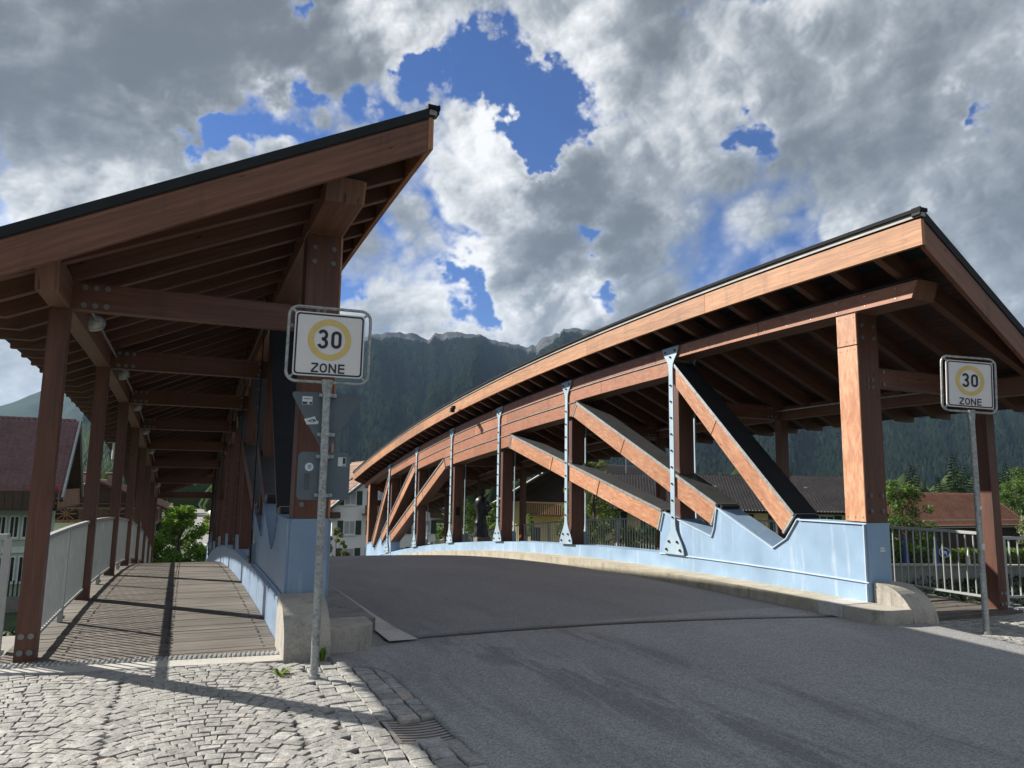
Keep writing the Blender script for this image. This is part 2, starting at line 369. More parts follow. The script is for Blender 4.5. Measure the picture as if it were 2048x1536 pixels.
# pale blue paint on steel, chalky and scuffed
def paint(name, c, rough, scuff):
    N, b = mat(name, rough); g = N.n('ShaderNodeNewGeometry').outputs['Position']
    n1 = N.noise(g, 1.5, 6, .6); n2 = N.noise(N.v('MULTIPLY', g, (9, 9, 1.0)), 1.0, 5, .6); n3 = N.noise(g, 11, 6, .75, 1.8)
    col = N.ramp(n1, [(.3, tuple(x*.84 for x in c)), (.55, c), (.75, tuple(min(1, x*1.16) for x in c))])
    col = N.mix(N.mr(n2, .55, .75, 0, .35), col, (.62,.68,.72))
    col = N.mix(N.mr(n3, .60, .70, 0, scuff), col, (.19,.215,.24))
    setc(N, b, col); rr = N.mr(n1, .3, .7, rough-.1, rough+.12, False); N.t.links.new(rr, b.inputs['Roughness'])
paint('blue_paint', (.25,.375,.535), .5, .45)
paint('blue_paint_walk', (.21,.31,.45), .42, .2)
paint('blue_steel', (.34,.45,.55), .45, .3)
# galvanised steel
def galv(name, c, rough):
    N, b = mat(name, rough, .55); g = N.n('ShaderNodeNewGeometry').outputs['Position']
    v = N.n('ShaderNodeTexVoronoi', {'Vector': g, 'Scale': 55.0}).outputs['Color']; sp = N.n('ShaderNodeSeparateColor', {0: v}).outputs[0]
    n1 = N.noise(g, 9, 5, .6); k = N.m('ADD', N.m('MULTIPLY', sp, .35), N.m('MULTIPLY', n1, .65))
    setc(N, b, N.ramp(k, [(.25, tuple(x*.6 for x in c)), (.5, c), (.8, tuple(min(1, x*1.35) for x in c))]))
galv('galv', (.34,.36,.365), .42); plain('galv_rail', (.38,.40,.40), .5, .4, .12, 5); galv('galv_bright', (.55,.56,.56), .35)
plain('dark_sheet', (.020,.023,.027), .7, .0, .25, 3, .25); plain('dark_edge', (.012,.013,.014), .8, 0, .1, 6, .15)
plain('strap_cap', (.055,.058,.06), .5, .0, .3, 5)
plain('bolt', (.17,.185,.18), .45, .5); plain('bolt_dark', (.02,.022,.025), .5, .3)
plain('plate_end', (.38,.39,.37), .45, .3, .3, 14)
plain('flashing', (.27,.27,.265), .6, .1, .35, 2.5)
plain('iron', (.26,.235,.21), .4, .6, .3, 20); plain('iron_dark', (.045,.045,.045), .5, .3, .3, 20)
plain('black', (.006,.006,.007), .8)
plain('rubber', (.03,.03,.03), .7); plain('bronze', (.022,.021,.022), .42, .35, .4, 14); plain('plinth', (.16,.155,.14), .75, 0, .35, 25)
plain('sign_white', (.70,.69,.70), .35, 0, .03); plain('sign_black', (.008,.009,.02), .4); plain('sign_ring', (.66,.49,.17), .4, 0, .08, 9)
plain('sign_back', (.10,.13,.16), .5, .15, .12, 7); plain('sticker', (.62,.66,.68), .5); plain('sticker_blue', (.20,.38,.50), .5); plain('sticker_dark', (.03,.035,.045), .5); plain('sticker_green', (.03,.09,.05), .6); plain('glue', (.07,.085,.095), .7)
plain('lamp_glass', (.42,.45,.44), .15, 0, .1); plain('lamp_body', (.35,.36,.35), .5)
plain('plaster_white', (.80,.81,.82), .85, 0, .06, 1.5); plain('plaster_green', (.42,.53,.40), .85, 0, .08, 1.5); plain('plaster_yellow', (.72,.60,.30), .85, 0, .08, 1.5)
plain('trim_white', (.72,.73,.72), .6); plain('shutter_green', (.022,.05,.035), .6); plain('shutter_dark', (.02,.028,.026), .6); plain('window_glass', (.02,.025,.03), .08); plain('curtain', (.38,.40,.44), .8)
plain('flower', (.45,.02,.03), .6); plain('pole_blue', (.02,.075,.30), .5, 0, .2); plain('canvas', (.62,.60,.55), .7); plain('door_brown', (.16,.075,.02), .6)
plain('chimney', (.25,.17,.13), .8, 0, .3); plain('stone', (.15,.145,.13), .9, 0, .5, 3)
def tiles(name, c0, c1, c2, rough=.6):
    N, b = mat(name, rough); g = N.n('ShaderNodeNewGeometry').outputs['Position']; oi = N.n('ShaderNodeNewGeometry')
    n1 = N.noise(g, 4.5, 5, .7); n2 = N.noise(g, .6, 4, .6)
    setc(N, b, N.ramp(N.m('ADD', N.m('MULTIPLY', n1, .65), N.m('MULTIPLY', n2, .35)), [(.32, c0), (.5, c1), (.7, c2)]))
tiles('tile_brown', (.13,.065,.07), (.21,.11,.115), (.30,.17,.175), .25); tiles('tile_dark', (.07,.058,.055), (.13,.11,.105), (.20,.175,.168), .5); tiles('tile_red', (.27,.10,.055), (.46,.20,.12), (.62,.34,.23), .75); tiles('tile_old', (.14,.08,.06), (.23,.135,.10), (.32,.21,.165), .8)
# asphalt
N, b = mat('asphalt', .75); g = N.n('ShaderNodeNewGeometry').outputs['Position']
sp = N.noise(g, 150, 3, .7); v = N.n('ShaderNodeTexVoronoi', {'Vector': g, 'Scale': 95.0}); chip = N.n('ShaderNodeSeparateColor', {0: v.outputs['Color']}).outputs[0]
big = N.noise(N.v('MULTIPLY', g, (1.0, .35, 1)), 1.1, 6, .6); cr = N.noise(N.v('MULTIPLY', g, (3.2, .55, 1)), 1.6, 7, .7, .6)
base = N.m('ADD', N.m('MULTIPLY', sp, .35), N.m('ADD', N.m('MULTIPLY', chip, .35), N.m('MULTIPLY', big, .30)))
col = N.ramp(base, [(.28, (.15,.151,.154)), (.5, (.255,.257,.261)), (.72, (.40,.402,.405))])
sx = N.n('ShaderNodeSeparateXYZ', {0: g})
# diagonal scuffed band of old tar wheel tracks
dl = N.m('ADD', sx.outputs[0], N.m('MULTIPLY', sx.outputs[1], .22))
def band(c, w): return N.mr(N.m('ABSOLUTE', N.m('SUBTRACT', dl, c)), w*.25, w, 1, 0)
bnd = N.m('MAXIMUM', N.m('MAXIMUM', band(4.25, .62), N.m('MULTIPLY', band(5.3, .30), .8)), N.m('MULTIPLY', band(3.2, .5), .55))
near = N.mr(sx.outputs[1], 7.3, 7.5, 1, .5)
tar = N.m('MULTIPLY', N.m('MULTIPLY', bnd, N.mr(cr, .42, .58, 0, 1)), near)
col = N.mix(N.m('MULTIPLY', tar, .50), col, (.07,.071,.075))
crk = N.noise(N.v('MULTIPLY', g, (.9, 3.5, 1)), 1.1, 6, .75, 2.5)
col = N.mix(N.m('MULTIPLY', N.mr(N.m('ABSOLUTE', N.m('SUBTRACT', crk, .5)), .004, .012, .55, 0), N.mr(N.noise(g, .8, 3, .5), .55, .7, 0, 1)), col, (.02,.02,.022))
col = N.mix(N.mr(chip, .93, .96, 0, .55), col, (.30,.30,.29))
col = N.mix(N.mr(sx.outputs[1], 7.36, 7.40, 0, .30), col, (.085,.086,.09))
setc(N, b, col); bump(N, b, N.m('ADD', sp, chip), .6, .006)
# granite setts
def setts(name, c):
    N, b = mat(name, .75); g = N.n('ShaderNodeNewGeometry').outputs['Position']; oi = N.n('ShaderNodeObjectInfo')
    n1 = N.noise(g, 70, 4, .7); n2 = N.noise(g, 16, 5, .65)
    vr = N.n('ShaderNodeTexVoronoi', {'Vector': g, 'Scale': 6.5}); rc = N.n('ShaderNodeSeparateColor', {0: vr.outputs['Color']}).outputs[1]
    f = N.m('ADD', N.m('MULTIPLY', n1, .5), N.m('MULTIPLY', n2, .5))
    col = N.ramp(f, [(.32, tuple(x*.42 for x in c)), (.5, c), (.68, tuple(min(1, x*1.6) for x in c))])
    tone = N.m('MULTIPLY', N.mr(oi.outputs['Random'], 0, 1, .78, 1.15, False), N.mr(rc, 0, 1, .86, 1.08, False))
    col = N.mix(1.0, col, N.n('ShaderNodeCombineXYZ', {0: tone, 1: tone, 2: N.m('MULTIPLY', tone, .98)}).outputs[0], 'MULTIPLY')
    col = N.mix(N.mr(oi.outputs['Random'], .975, .98, 0, .25), col, (.40,.27,.19))
    setc(N, b, col); bump(N, b, N.m('ADD', n2, N.m('MULTIPLY', n1, .4)), .8, .015)
setts('sett', (.30,.297,.29))
N, b = mat('joint_sand', .95); g = N.n('ShaderNodeNewGeometry').outputs['Position']
setc(N, b, N.mix(N.mr(N.noise(g, 1.6, 6, .7), .52, .66, 0, .8), N.ramp(N.noise(g, 60, 4, .7), [(.3, (.045,.042,.036)), (.7, (.125,.115,.10))]), (.06,.075,.022)))
# foliage
def leaf(name, c0, c1, c2, trans=.35, matte=False):
    mt = bpy.data.materials.new(name); mt.use_nodes = True; t = mt.node_tree; t.nodes.clear(); N = NT(t)
    at = N.n('ShaderNodeAttribute', attribute_name='tint'); col = N.ramp(at.outputs['Fac'], [(0, c0), (.5, c1), (1, c2)])
    b = N.n('ShaderNodeBsdfPrincipled', {'Roughness': 1.0 if matte else .55, 'Base Color': col}); b.inputs['Specular IOR Level'].default_value = 0.0 if matte else .25
    tr = N.n('ShaderNodeBsdfTranslucent', {'Color': N.mix(1.0, col, (1.25,1.25,.55), 'MULTIPLY')}); mx = N.n('ShaderNodeMixShader', {0: trans, 1: b.outputs[0], 2: tr.outputs[0]})
    o = N.n('ShaderNodeOutputMaterial'); t.links.new(mx.outputs[0], o.inputs[0]); MATS[name] = mt
leaf('leaf_bright', (.055,.12,.016), (.11,.21,.028), (.19,.30,.05), .45); leaf('leaf_mid', (.035,.075,.018), (.07,.13,.028), (.13,.20,.045)); leaf('leaf_olive', (.055,.085,.022), (.11,.15,.042), (.20,.24,.08)); leaf('leaf_silver', (.09,.11,.06), (.17,.20,.11), (.30,.33,.20)); leaf('needle', (.012,.028,.014), (.025,.05,.022), (.05,.085,.03), .1); leaf('hedge', (.05,.10,.014), (.11,.19,.022), (.20,.30,.04))
leaf('bank', (.008,.015,.004), (.016,.028,.008), (.035,.05,.015), .1)
leaf('forest', (.006,.011,.007), (.010,.018,.010), (.017,.027,.014), .0, True); leaf('forest_far', (.03,.045,.024), (.05,.075,.034), (.08,.11,.045), .0, True)  # cloud shadow over the main mountain is put into the nearer forest's tones
plain('bark', (.065,.05,.038), .9, 0, .4, 9)
N, b = mat('grass', .9); g = N.n('ShaderNodeNewGeometry').outputs['Position']
setc(N, b, N.ramp(N.noise(g, 1.4, 8, .7), [(.3, (.016,.03,.008)), (.5, (.034,.06,.014)), (.7, (.075,.10,.03))])); bump(N, b, N.noise(g, 9, 5, .7), 1.0, .1)
leaf('weed', (.06,.13,.015), (.13,.22,.03), (.24,.32,.07), .4)
# mountains
def mountain(name, wood_c, rock_c, lo, hi, amt=1.0):
    N, b = mat(name, 1.0, 0, 0.0); g = N.n('ShaderNodeNewGeometry'); P_ = g.outputs['Position']; z = N.n('ShaderNodeSeparateXYZ', {0: P_}).outputs[2]
    n1 = N.noise(P_, .012, 8, .65); n2 = N.noise(N.v('MULTIPLY', P_, (1, 1, .8)), .010, 9, .68); n3 = N.noise(P_, .09, 5, .7)
    fo = N.ramp(N.m('ADD', N.m('MULTIPLY', n3, .6), N.m('MULTIPLY', n1, .4)), [(.3, tuple(x*.55 for x in wood_c)), (.55, wood_c), (.75, tuple(x*1.7 for x in wood_c))])
    ro = N.ramp(n2, [(.3, tuple(x*.45 for x in rock_c)), (.52, rock_c), (.7, tuple(x*1.7 for x in rock_c))])
    f = N.m('ADD', N.mr(z, lo, hi, 0, .55, False), N.m('MULTIPLY', N.m('SUBTRACT', n2, .5), 1.0))
    setc(N, b, N.mix(N.mr(f, .30, .42, 0, amt), fo, ro)); bump(N, b, N.m('ADD', n2, n3), .6, 6)
mountain('mountain_mat', (.012,.021,.013), (.085,.088,.092), 190, 560); mountain('mountain_far_mat', (.05,.068,.04), (.17,.17,.165), 500, 1400, .7); mountain('hill_mat', (.036,.055,.024), (.10,.10,.09), 900, 2000)  # main mountain's wood tone lowered to carry the cloud shadow too
N, b = mat('water', .12); setc(N, b, (.03,.055,.055)); g = N.n('ShaderNodeNewGeometry').outputs['Position']; bump(N, b, N.noise(g, 2.5, 5, .6, 1), .5, .08)
# ------------------------------------------------------------------ levels shared by the whole bridge
def P(s): return .0095*s-.00345*s*s            # camber of deck, girders and roofs along the span
YL, YR, BAY = 7.844, 6.616, 3.904
SPAN = 7*BAY
def Y0(x): return 7.844-(x-1.18)*(1.228/6.71)  # skewed bridge end
def sm(t): t = np.clip(t, 0, 1); return t*t*(3-2*t)
def road_z(x, y):
    lat = .015+.095*np.clip((x-2.0)/5.2, 0, 1); crown = .055*(1-np.clip(np.abs(x-4.7)/2.7, 0, 1)**2)
    y0 = Y0(x); s = y-y0
    return (lat+crown)*sm((y-2.5)/(y0-2.5)) + np.where(s > 0, P(np.clip(s, 0, SPAN))-.085*np.clip(s-SPAN, 0, 400)*np.exp(-np.clip(s-SPAN, 0, 400)/60), 0) + (1-sm((y-2.5)/(y0-2.5)))*crown*.7

# ------------------------------------------------------------------ ground, river, road
def prof(y):
    ys = [-400, 7.2, 8.2, 9.5, 15, 16, 28, 30, 35.0, 60, 100, 300, 900, 4000, 9000]
    zs = [-.14, -.14, -.5, -1.6, -5.6, -6.0, -6.0, -5.7, -4.7, -4.6, -5.0, -7, -9, -10, -10]
    return np.interp(y, ys, zs)
xs = np.concatenate([[-9000,-3000,-900,-300,-120], np.arange(-60, 121, 3.0), [150, 200, 300, 900, 3000, 9000]])
ys = np.concatenate([[-400,-100,-40,-10,0,4,6.5], np.arange(7.2, 40, .7), np.arange(41, 110, 4.0), [150,300,500,900,2000,4000,9000]])
GX, GY = np.meshgrid(xs, ys)
GZ = prof(GY)+np.where((GY > 9) & (GY < 34), .12*np.sin(GX*1.3+GY*2)+.1*np.sin(GX*.63-GY*1.1), 0)
tag(grid_obj('ground', GX, GY, GZ, 'grass'), kind='structure')
mb = MB(); mb.quad([(-900,15.6,-5.72),(900,15.6,-5.72),(900,28.4,-5.72),(-900,28.4,-5.72)]); tag(mb.build('river', 'water'), kind='structure')
# carriageway
ny, nx = 150, 26
yy = np.concatenate([np.linspace(-25, 2, 12), np.linspace(2.2, 45, ny), np.linspace(47, 160, 30)])
u = np.concatenate([[0, .0005], np.linspace(.01, .99, nx-4), [.9995, 1]]); RX = np.zeros((len(yy), nx)); RY = np.zeros_like(RX)
for i, y in enumerate(yy):
    t = float(sm((y-6.4)/.5)); x0 = 1.70*(1-t)+1.30*t; x1 = 7.92*(1-t)+7.24*t
    if y < 3.6: x0 = 1.70+(3.6-y)*.04
    RX[i] = x0+(x1-x0)*u; RY[i] = y
RZ = road_z(RX, RY); RZ[:,0] -= .08; RZ[:,-1] -= .08
tag(grid_obj('road', RX, RY, RZ, 'asphalt'), kind='structure')
# expansion joint across the road end: two steel edges with a rubber gap
def strip(name, xa, xb, off, wd, mt, lift, n=24, par=None):
    X = np.linspace(xa, xb, n); rows = []
    X2 = np.stack([X, X]); Y2 = np.stack([Y0(X)-.10+off, Y0(X)-.10+off+wd]); Z2 = road_z(X2, Y2)+lift
    o = grid_obj(name, X2, Y2, Z2, mt, par); return o
ej = strip('expansion_joint', 1.95, 7.18, 0, .085, 'rubber', .006); tag(ej, kind='structure')
strip('steel_edge', 1.95, 7.18, -.022, .02, 'iron_dark', .009, par=ej); strip('steel_edge', 1.95, 7.18, .087, .02, 'iron_dark', .009, par=ej); strip('steel_edge', 1.95, 7.18, .035, .012, 'galv', .0095, par=ej)

# kerbs of the bridge (sunlit right one, shaded left one)
def kerb(name, x0, x1, s0, s1, y0, top, drop, mt, lab_parts=()):
    n = 46; S = np.linspace(s0, s1, n); b = MB()
    for i in range(n-1):
        ya, yb = y0+S[i], y0+S[i+1]; za, zb = P(S[i])+top, P(S[i+1])+top
        b.hexa([(x0,ya,za-drop),(x1,ya,za-drop),(x1,ya,za),(x0,ya,za),(x0,yb,zb-drop),(x1,yb,zb-drop),(x1,yb,zb),(x0,yb,zb)])
    return tag(b.build(name, mt), kind='structure')
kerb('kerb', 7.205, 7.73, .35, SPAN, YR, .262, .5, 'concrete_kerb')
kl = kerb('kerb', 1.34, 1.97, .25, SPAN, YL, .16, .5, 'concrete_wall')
# pale end stone of the right kerb and the flush gutter strip on the left
b = MB(); b.box(7.203, 7.73, YR-.02, YR+.345, -.3, .268, 1); tag(b.build('kerb_end_stone', 'concrete_pale'), kind='structure')
n = 40; S = np.linspace(-.28, SPAN, n); X2 = np.stack([np.full(n, 1.965), 2.17+.10*np.exp(-(S+.28)*1.6)]); Y2 = np.stack([YL+S-.1, YL+S-.1]); Z2 = np.stack([road_z(X2[1], Y2[1])+.012]*2)
tag(grid_obj('gutter_strip', X2, Y2, Z2, 'concrete_pale'), kind='structure')

# rounded concrete end blocks: upstand with a quarter-round nose plus a low kerb foot
def buffer_block(name, xu0, xu1, xl0, xl1, yb, yf, top, lowtop, label, inner):
    t = thing(name, ((xu0+xu1)/2, yf, 0), label, 'end block', 'concrete end blocks of the bridge parapets')
    prof_ = [(yb, -.25), (yb, top)]; r = yb-yf
    for k in range(0, 13):
        a = k/12*math.pi/2; prof_.append((yb-r*(.12+.88*math.sin(a)), top-(top-.02)*(1-math.cos(a))*.92))
    prof_.append((yf, -.25))
    b = MB(); b.prism(prof_, xu0, xu1, 0); o = b.build('upstand', 'concrete', t)
    md = o.modifiers.new('bevel', 'BEVEL'); md.width = .022; md.segments = 2; md.limit_method = 'ANGLE'; md.angle_limit = R(50)
    poly = []; xa, xb = (xl0, xl1)
    rr = .26
    if inner > 0: # nose rounds towards +x
        poly = [(xa, yb), (xa, yf+.10)]+[(xb-rr+rr*math.sin(k/8*math.pi/2), yf+.10+rr-rr*math.cos(k/8*math.pi/2)) for k in range(9)]+[(xb, yb)]
    else:
        poly = [(xb, yb), (xb, yf+.02)]+[(xa+rr-rr*math.sin(k/8*math.pi/2), yf+.04+rr-rr*math.cos(k/8*math.pi/2)) for k in range(9)]+[(xa, yb)]
    b = MB(); b.prism(poly, -.25, lowtop, 2); o = b.build('foot', 'concrete', t)
    md = o.modifiers.new('bevel', 'BEVEL'); md.width = .02; md.segments = 2; md.limit_method = 'ANGLE'; md.angle_limit = R(50)
buffer_block('end_block', .905, 1.325, 1.327, 1.79, YL-.02, 7.135, .50, .235, 'rounded concrete end block beside the boarded footway, behind the sign pole', 1)
buffer_block('end_block', 7.742, 8.15, 7.21, 7.740, YR-.025, 6.06, .50, .262, 'sunlit rounded concrete end block at foot of the pale blue parapet', -1)

# abutments under the near ends, and under the far ends
for nm, x0, x1, y0, dy, z in (('abutment', -1.9, 1.33, 7.30, 2.2, -.05), ('abutment', 1.331, 7.73, 7.25, 2.0, -.08), ('abutment', 7.731, 10.9, 6.75, 2.2, -.05), ('abutment', -1.9, 10.9, 33.6, 3.2, -2.75)):
    b = MB(); b.box(x0, x1, y0, y0+dy, -6.5, z); tag(b.build(nm, 'concrete_wall'), kind='structure')
b = MB(); 
for i in range(30):
    s0, s1 = SPAN*i/30, SPAN*(i+1)/30; q = lambda s, x, dz: (x, YR+.6+s*.975, P(s)+dz)
    b.hexa([q(s0,1.34,-.6), q(s0,7.2,-.6), q(s0,7.2,-.10), q(s0,1.34,-.10), q(s1,1.34,-.6), q(s1,7.2,-.6), q(s1,7.2,-.10), q(s1,1.34,-.10)])
tag(b.build('road_slab', 'concrete_wall'), kind='structure')

# ------------------------------------------------------------------ sett paving
def sett_mesh(k):
    r = random.Random(k*7+1); j = lambda a: r.uniform(-a, a)
    lo = [(-.5+j(.03), -.5+j(.03)), (.5+j(.03), -.5+j(.03)), (.5+j(.03), .5+j(.03)), (-.5+j(.03), .5+j(.03))]
    ring1 = [(x*1.0, y*1.0, -.06) for x, y in lo]; ring2 = [(x*.99, y*.985, -.007+j(.002)) for x, y in lo]
    ring3 = [(x*(.935+j(.03)), y*(.92+j(.035)), j(.004)) for x, y in lo]
    v = ring1+ring2+ring3+[(j(.1), j(.1), .003+j(.003))]; f = []
    for a in (0, 4):
        for i in range(4): f.append((a+i, a+(i+1)%4, a+4+(i+1)%4, a+4+i))
    for i in range(4): f.append((8+i, 8+(i+1)%4, 12))
    me = bpy.data.meshes.new('sett'); me.from_pydata(v, [], f); me.materials.append(MATS['sett']); me.update()
    return me, np.array(v), f
SETT = [sett_mesh(k) for k in range(14)]
def ground_edge_ok(x, y):
    # outline of the left paved corner
    yfar = 7.415-.105*(x-(-1.3))*.98
    if y > yfar-.03: return False
    if x > .86 and y > 7.06: return False
    return True
stones = []   # (x, y, w, d, rot)
# fan-laid setts in segmental arcs
colw = 1.15
for c in range(-4, 3):
    xc = .72+c*colw-colw/2+.05
    for k in range(-2, 58):
        yk = 2.9+k*.086; xx = -colw/2+random.uniform(0, .04)
        while xx < colw/2-.03:
            w = random.uniform(.072, .125); w = min(w, colw/2-xx) if colw/2-xx-w < .05 else w
            xm = xx+w/2; yv = yk+.30-.55*(xm/colw*1.3)**2+.06*math.sin(xc*3+yk)
            rot = math.atan(-2*.55*1.69*xm/colw**2)
            X_, Y_ = xc+xm, yv
            if X_ < 1.05: stones.append((X_, Y_, (w-.004)/max(.6, math.cos(rot))*.99, .082+random.uniform(-.009, .004), rot+random.uniform(-.07, .07)))
            xx += w
# straight courses of larger setts along the road edge
for xe, wd, ln in ((1.125, .12, .10), (1.245, .12, .115), (1.37, .125, .13), (1.515, .155, .145), (1.65, .11, .16)):
    y = 2.6
    while y < 6.95:
        l = ln*random.uniform(.8, 1.35)
        inside = 4.66 < y+l/2 < 5.17 and xe > 1.26
        if not inside: stones.append((xe+random.uniform(-.006, .006), y+l/2, wd-.008, l-.009, random.uniform(-.04, .04)))
        y += l
stones = [q for q in stones if ground_edge_ok(q[0], q[1]) and (q[0]-1.4)**2 > 0]
def vis_size(q):
    d = Vector((q[0], q[1], -1.6)); z = d.dot(fw)
    if z < .5: return 0
    px = 1024+1460.9*d.dot(rt2)/z; py = 768-1460.9*d.dot(up2)/z
    if not (-20 < px < 2068 and py < 1560): return 0
    return q[2]*q[3]/z**3
stones.sort(key=vis_size, reverse=True)
ZP = .0
pv = MB(); pv.quad([(-9,1.5,-.022),(1.705,1.5,-.022),(1.705,7.02,-.022),(-9,7.02,-.022)]); pv.quad([(-9,7.02,-.022),(.91,7.02,-.022),(.91,7.20,-.022),(-9,8.2,-.022)])
pav = tag(pv.build('pavement', 'joint_sand'), kind='structure')
def paving_parts(stones, parent, nmax):
    for i, q in enumerate(stones[:nmax]):
        o = place('sett', SETT[i % 14][0], (q[0], q[1], ZP+random.uniform(-.004, .005)), parent, (random.uniform(-.03,.03), random.uniform(-.03,.03), q[4]+(math.pi if i % 3 == 0 else 0)), (q[2], q[3], 1))
    V = []; F = []; F4 = []; nb = 0
    for i, q in enumerate(stones[nmax:]):
        v = SETT[(i*5) % 14][1]; c, s_ = math.cos(q[4]), math.sin(q[4])
        x = v[:,0]*q[2]; y = v[:,1]*q[3]
        V.append(np.stack([q[0]+x*c-y*s_, q[1]+x*s_+y*c, v[:,2]+ZP+random.uniform(-.004, .004)], -1))
        for f in SETT[(i*5) % 14][2]: F.append((f[0]+nb, f[1]+nb, f[2]+nb, (f[3] if len(f) > 3 else f[2])+nb))
        nb += len(v)
    if V:
        me = bpy.data.meshes.new('setts'); vv = np.concatenate(V); me.from_pydata(vv.tolist(), [], [f if f[3] != f[2] else f[:3] for f in F]); me.materials.append(MATS['sett']); me.update()
        o = bpy.data.objects.new('setts', me); link(o, parent); tag(o, kind='stuff')
paving_parts(stones, pav, 300)
# right-hand paving: partly cobbles running out into the asphalt edge
stR = []
for k in range(40):
    yk = 3.2+k*.1; xx = 7.95+.25*random.random()
    while xx < 15:
        w = random.uniform(.09, .17); yv = yk+.10*math.sin(xx*1.7+k*.3)
        if yv < 6.66-.10*(xx-9.1)-.03+.18 and not (7.1 < xx < 8.3 and yv > 5.95): stR.append((xx+w/2, yv, w-.012, .095, .17*math.cos(xx*1.7+k*.3)+random.uniform(-.06,.06)))
        xx += w
pv = MB(); pv.quad([(7.9,-5,-.026),(16,-5,-.026),(16,6.0,-.026),(7.9,6.72,-.026)])
pvr = tag(pv.build('pavement', 'joint_sand'), kind='structure'); stR.sort(key=vis_size, reverse=True); paving_parts(stR, pvr, 150)
# sills where boarded footways start: concrete lip with ribbed steel plate
for nm, p0, p1, in (('footway_sill', (-3.3, 7.62), (.90, 7.165)), ('footway_sill', (8.16, 6.74), (13.5, 6.20))):
    b = MB(); d = Vector((p1[0]-p0[0], p1[1]-p0[1], 0)).normalized(); nn = Vector((-d.y, d.x, 0)); a = Vector((*p0, 0)); e = Vector((*p1, 0))
    b.hexa([a+Vector((0,0,-.3)), e+Vector((0,0,-.3)), e+Vector((0,0,.004)), a+Vector((0,0,.004))]+[q+nn*.235 for q in (a+Vector((0,0,-.3)), e+Vector((0,0,-.3)), e+Vector((0,0,.004)), a+Vector((0,0,.004)))])
    o = tag(b.build(nm, 'concrete_sill'), kind='structure')
    b = MB(); L = (e-a).length
    b.hexa([q+nn*.245+Vector((0,0,dz)) for q, dz in ((a,-.03),(e,-.03),(e,.008),(a,.008))]+[q+nn*.36+Vector((0,0,dz)) for q, dz in ((a,-.03),(e,-.03),(e,.010),(a,.010))])
    pl_ = b.build('threshold_plate', 'galv_bright', o)
    b = MB()
    for k in range(int(L/.042)):
        q = a+d*(k*.042+.02)+nn*.30; b.beam(q-nn*.055+Vector((0,0,.014)), q+nn*.055+Vector((0,0,.016)), .018, .012)
    tag(b.build('plate_ribs', 'galv_bright', o), kind='stuff')
# drain grate, sunk between the setts
g = thing('drain_grate', (1.56, 4.91, 0), 'curved-bar iron drain grate between the setts at the road edge', 'drain grate')
b = MB(); b.box(1.325, 1.79, 4.665, 5.165, -.25, -.06); b.build('sump', 'black', g)
cx, cy = 1.557, 4.915
def dish(x, y): return -.004-.018*(1-((x-cx)/.24)**2)-.0
b = MB()
for (xa, xb, ya, yb) in ((1.325,1.79,4.665,4.70),(1.325,1.79,5.13,5.165),(1.325,1.352,4.70,5.13),(1.763,1.79,4.70,5.13)):
    for i in range(8):
        u0, u1 = i/8, (i+1)/8
        if xb-xa > yb-ya: q = [(xa+(xb-xa)*u0), (xa+(xb-xa)*u1)]; b.hexa([(q[0],ya,dish(q[0],ya)-.03),(q[0],yb,dish(q[0],ya)-.03),(q[0],yb,dish(q[0],ya)),(q[0],ya,dish(q[0],ya)),(q[1],ya,dish(q[1],ya)-.03),(q[1],yb,dish(q[1],ya)-.03),(q[1],yb,dish(q[1],ya)),(q[1],ya,dish(q[1],ya))])
        elif i == 0: b.box(xa, xb, ya, yb, -.04, dish(xa, ya)+.001)
b.build('frame', 'iron', g)
for k in range(8):
    y = 4.735+k*.052; b = MB()
    for i in range(10):
        x0, x1 = 1.352+.411*i/10, 1.352+.411*(i+1)/10; bow = lambda x: -.012*math.cos((x-cx)/.21*math.pi/2)
        b.hexa([(x0,y+bow(x0)-.013,dish(x0,y)-.03),(x0,y+bow(x0)+.013,dish(x0,y)-.03),(x0,y+bow(x0)+.013,dish(x0,y)),(x0,y+bow(x0)-.013,dish(x0,y)),(x1,y+bow(x1)-.013,dish(x1,y)-.03),(x1,y+bow(x1)+.013,dish(x1,y)-.03),(x1,y+bow(x1)+.013,dish(x1,y)),(x1,y+bow(x1)-.013,dish(x1,y))])
    b.build('bar', 'iron', g)
# weeds
def tuft(name, x, y, n, hgt, spread, label):
    V = []; F = []; C = []
    for i in range(n):
        a = random.uniform(0, 6.28); r = random.uniform(0, spread*.35); L = hgt*random.uniform(.6, 1.2); dx, dy = math.cos(a), math.sin(a); w = L*.13
        bx, by = x+dx*r, y+dy*r; o = spread*random.uniform(.4, 1)
        pts = [(bx-dy*w*.5, by+dx*w*.5, 0), (bx+dy*w*.5, by-dx*w*.5, 0), (bx+dx*o*.6+dy*w, by+dy*o*.6-dx*w, L*.75), (bx+dx*o*.6-dy*w, by+dy*o*.6+dx*w, L*.75), (bx+dx*o, by+dy*o, L*random.uniform(.5,1))]
        k = len(V); V += pts; F += [(k, k+1, k+2, k+3), (k+3, k+2, k+4, k+4)]; C += [random.random()]*2
    v = np.array(V); me = bpy.data.meshes.new(name); me.from_pydata(V, [], [f if f[2] != f[3] else f[:3] for f in F]); at = me.attributes.new('tint', 'FLOAT', 'FACE'); at.data.foreach_set('value', C); me.materials.append(MATS['weed'])
    o = bpy.data.objects.new(name, me); link(o); tag(o, label, 'weed')
tuft('weed', .83, 6.66, 60, .05, .10, 'low green weed growing between setts left of the sign pole')
tuft('weed', 1.235, 7.05, 26, .12, .05, 'dark weed sprouting at the foot of the concrete end block')
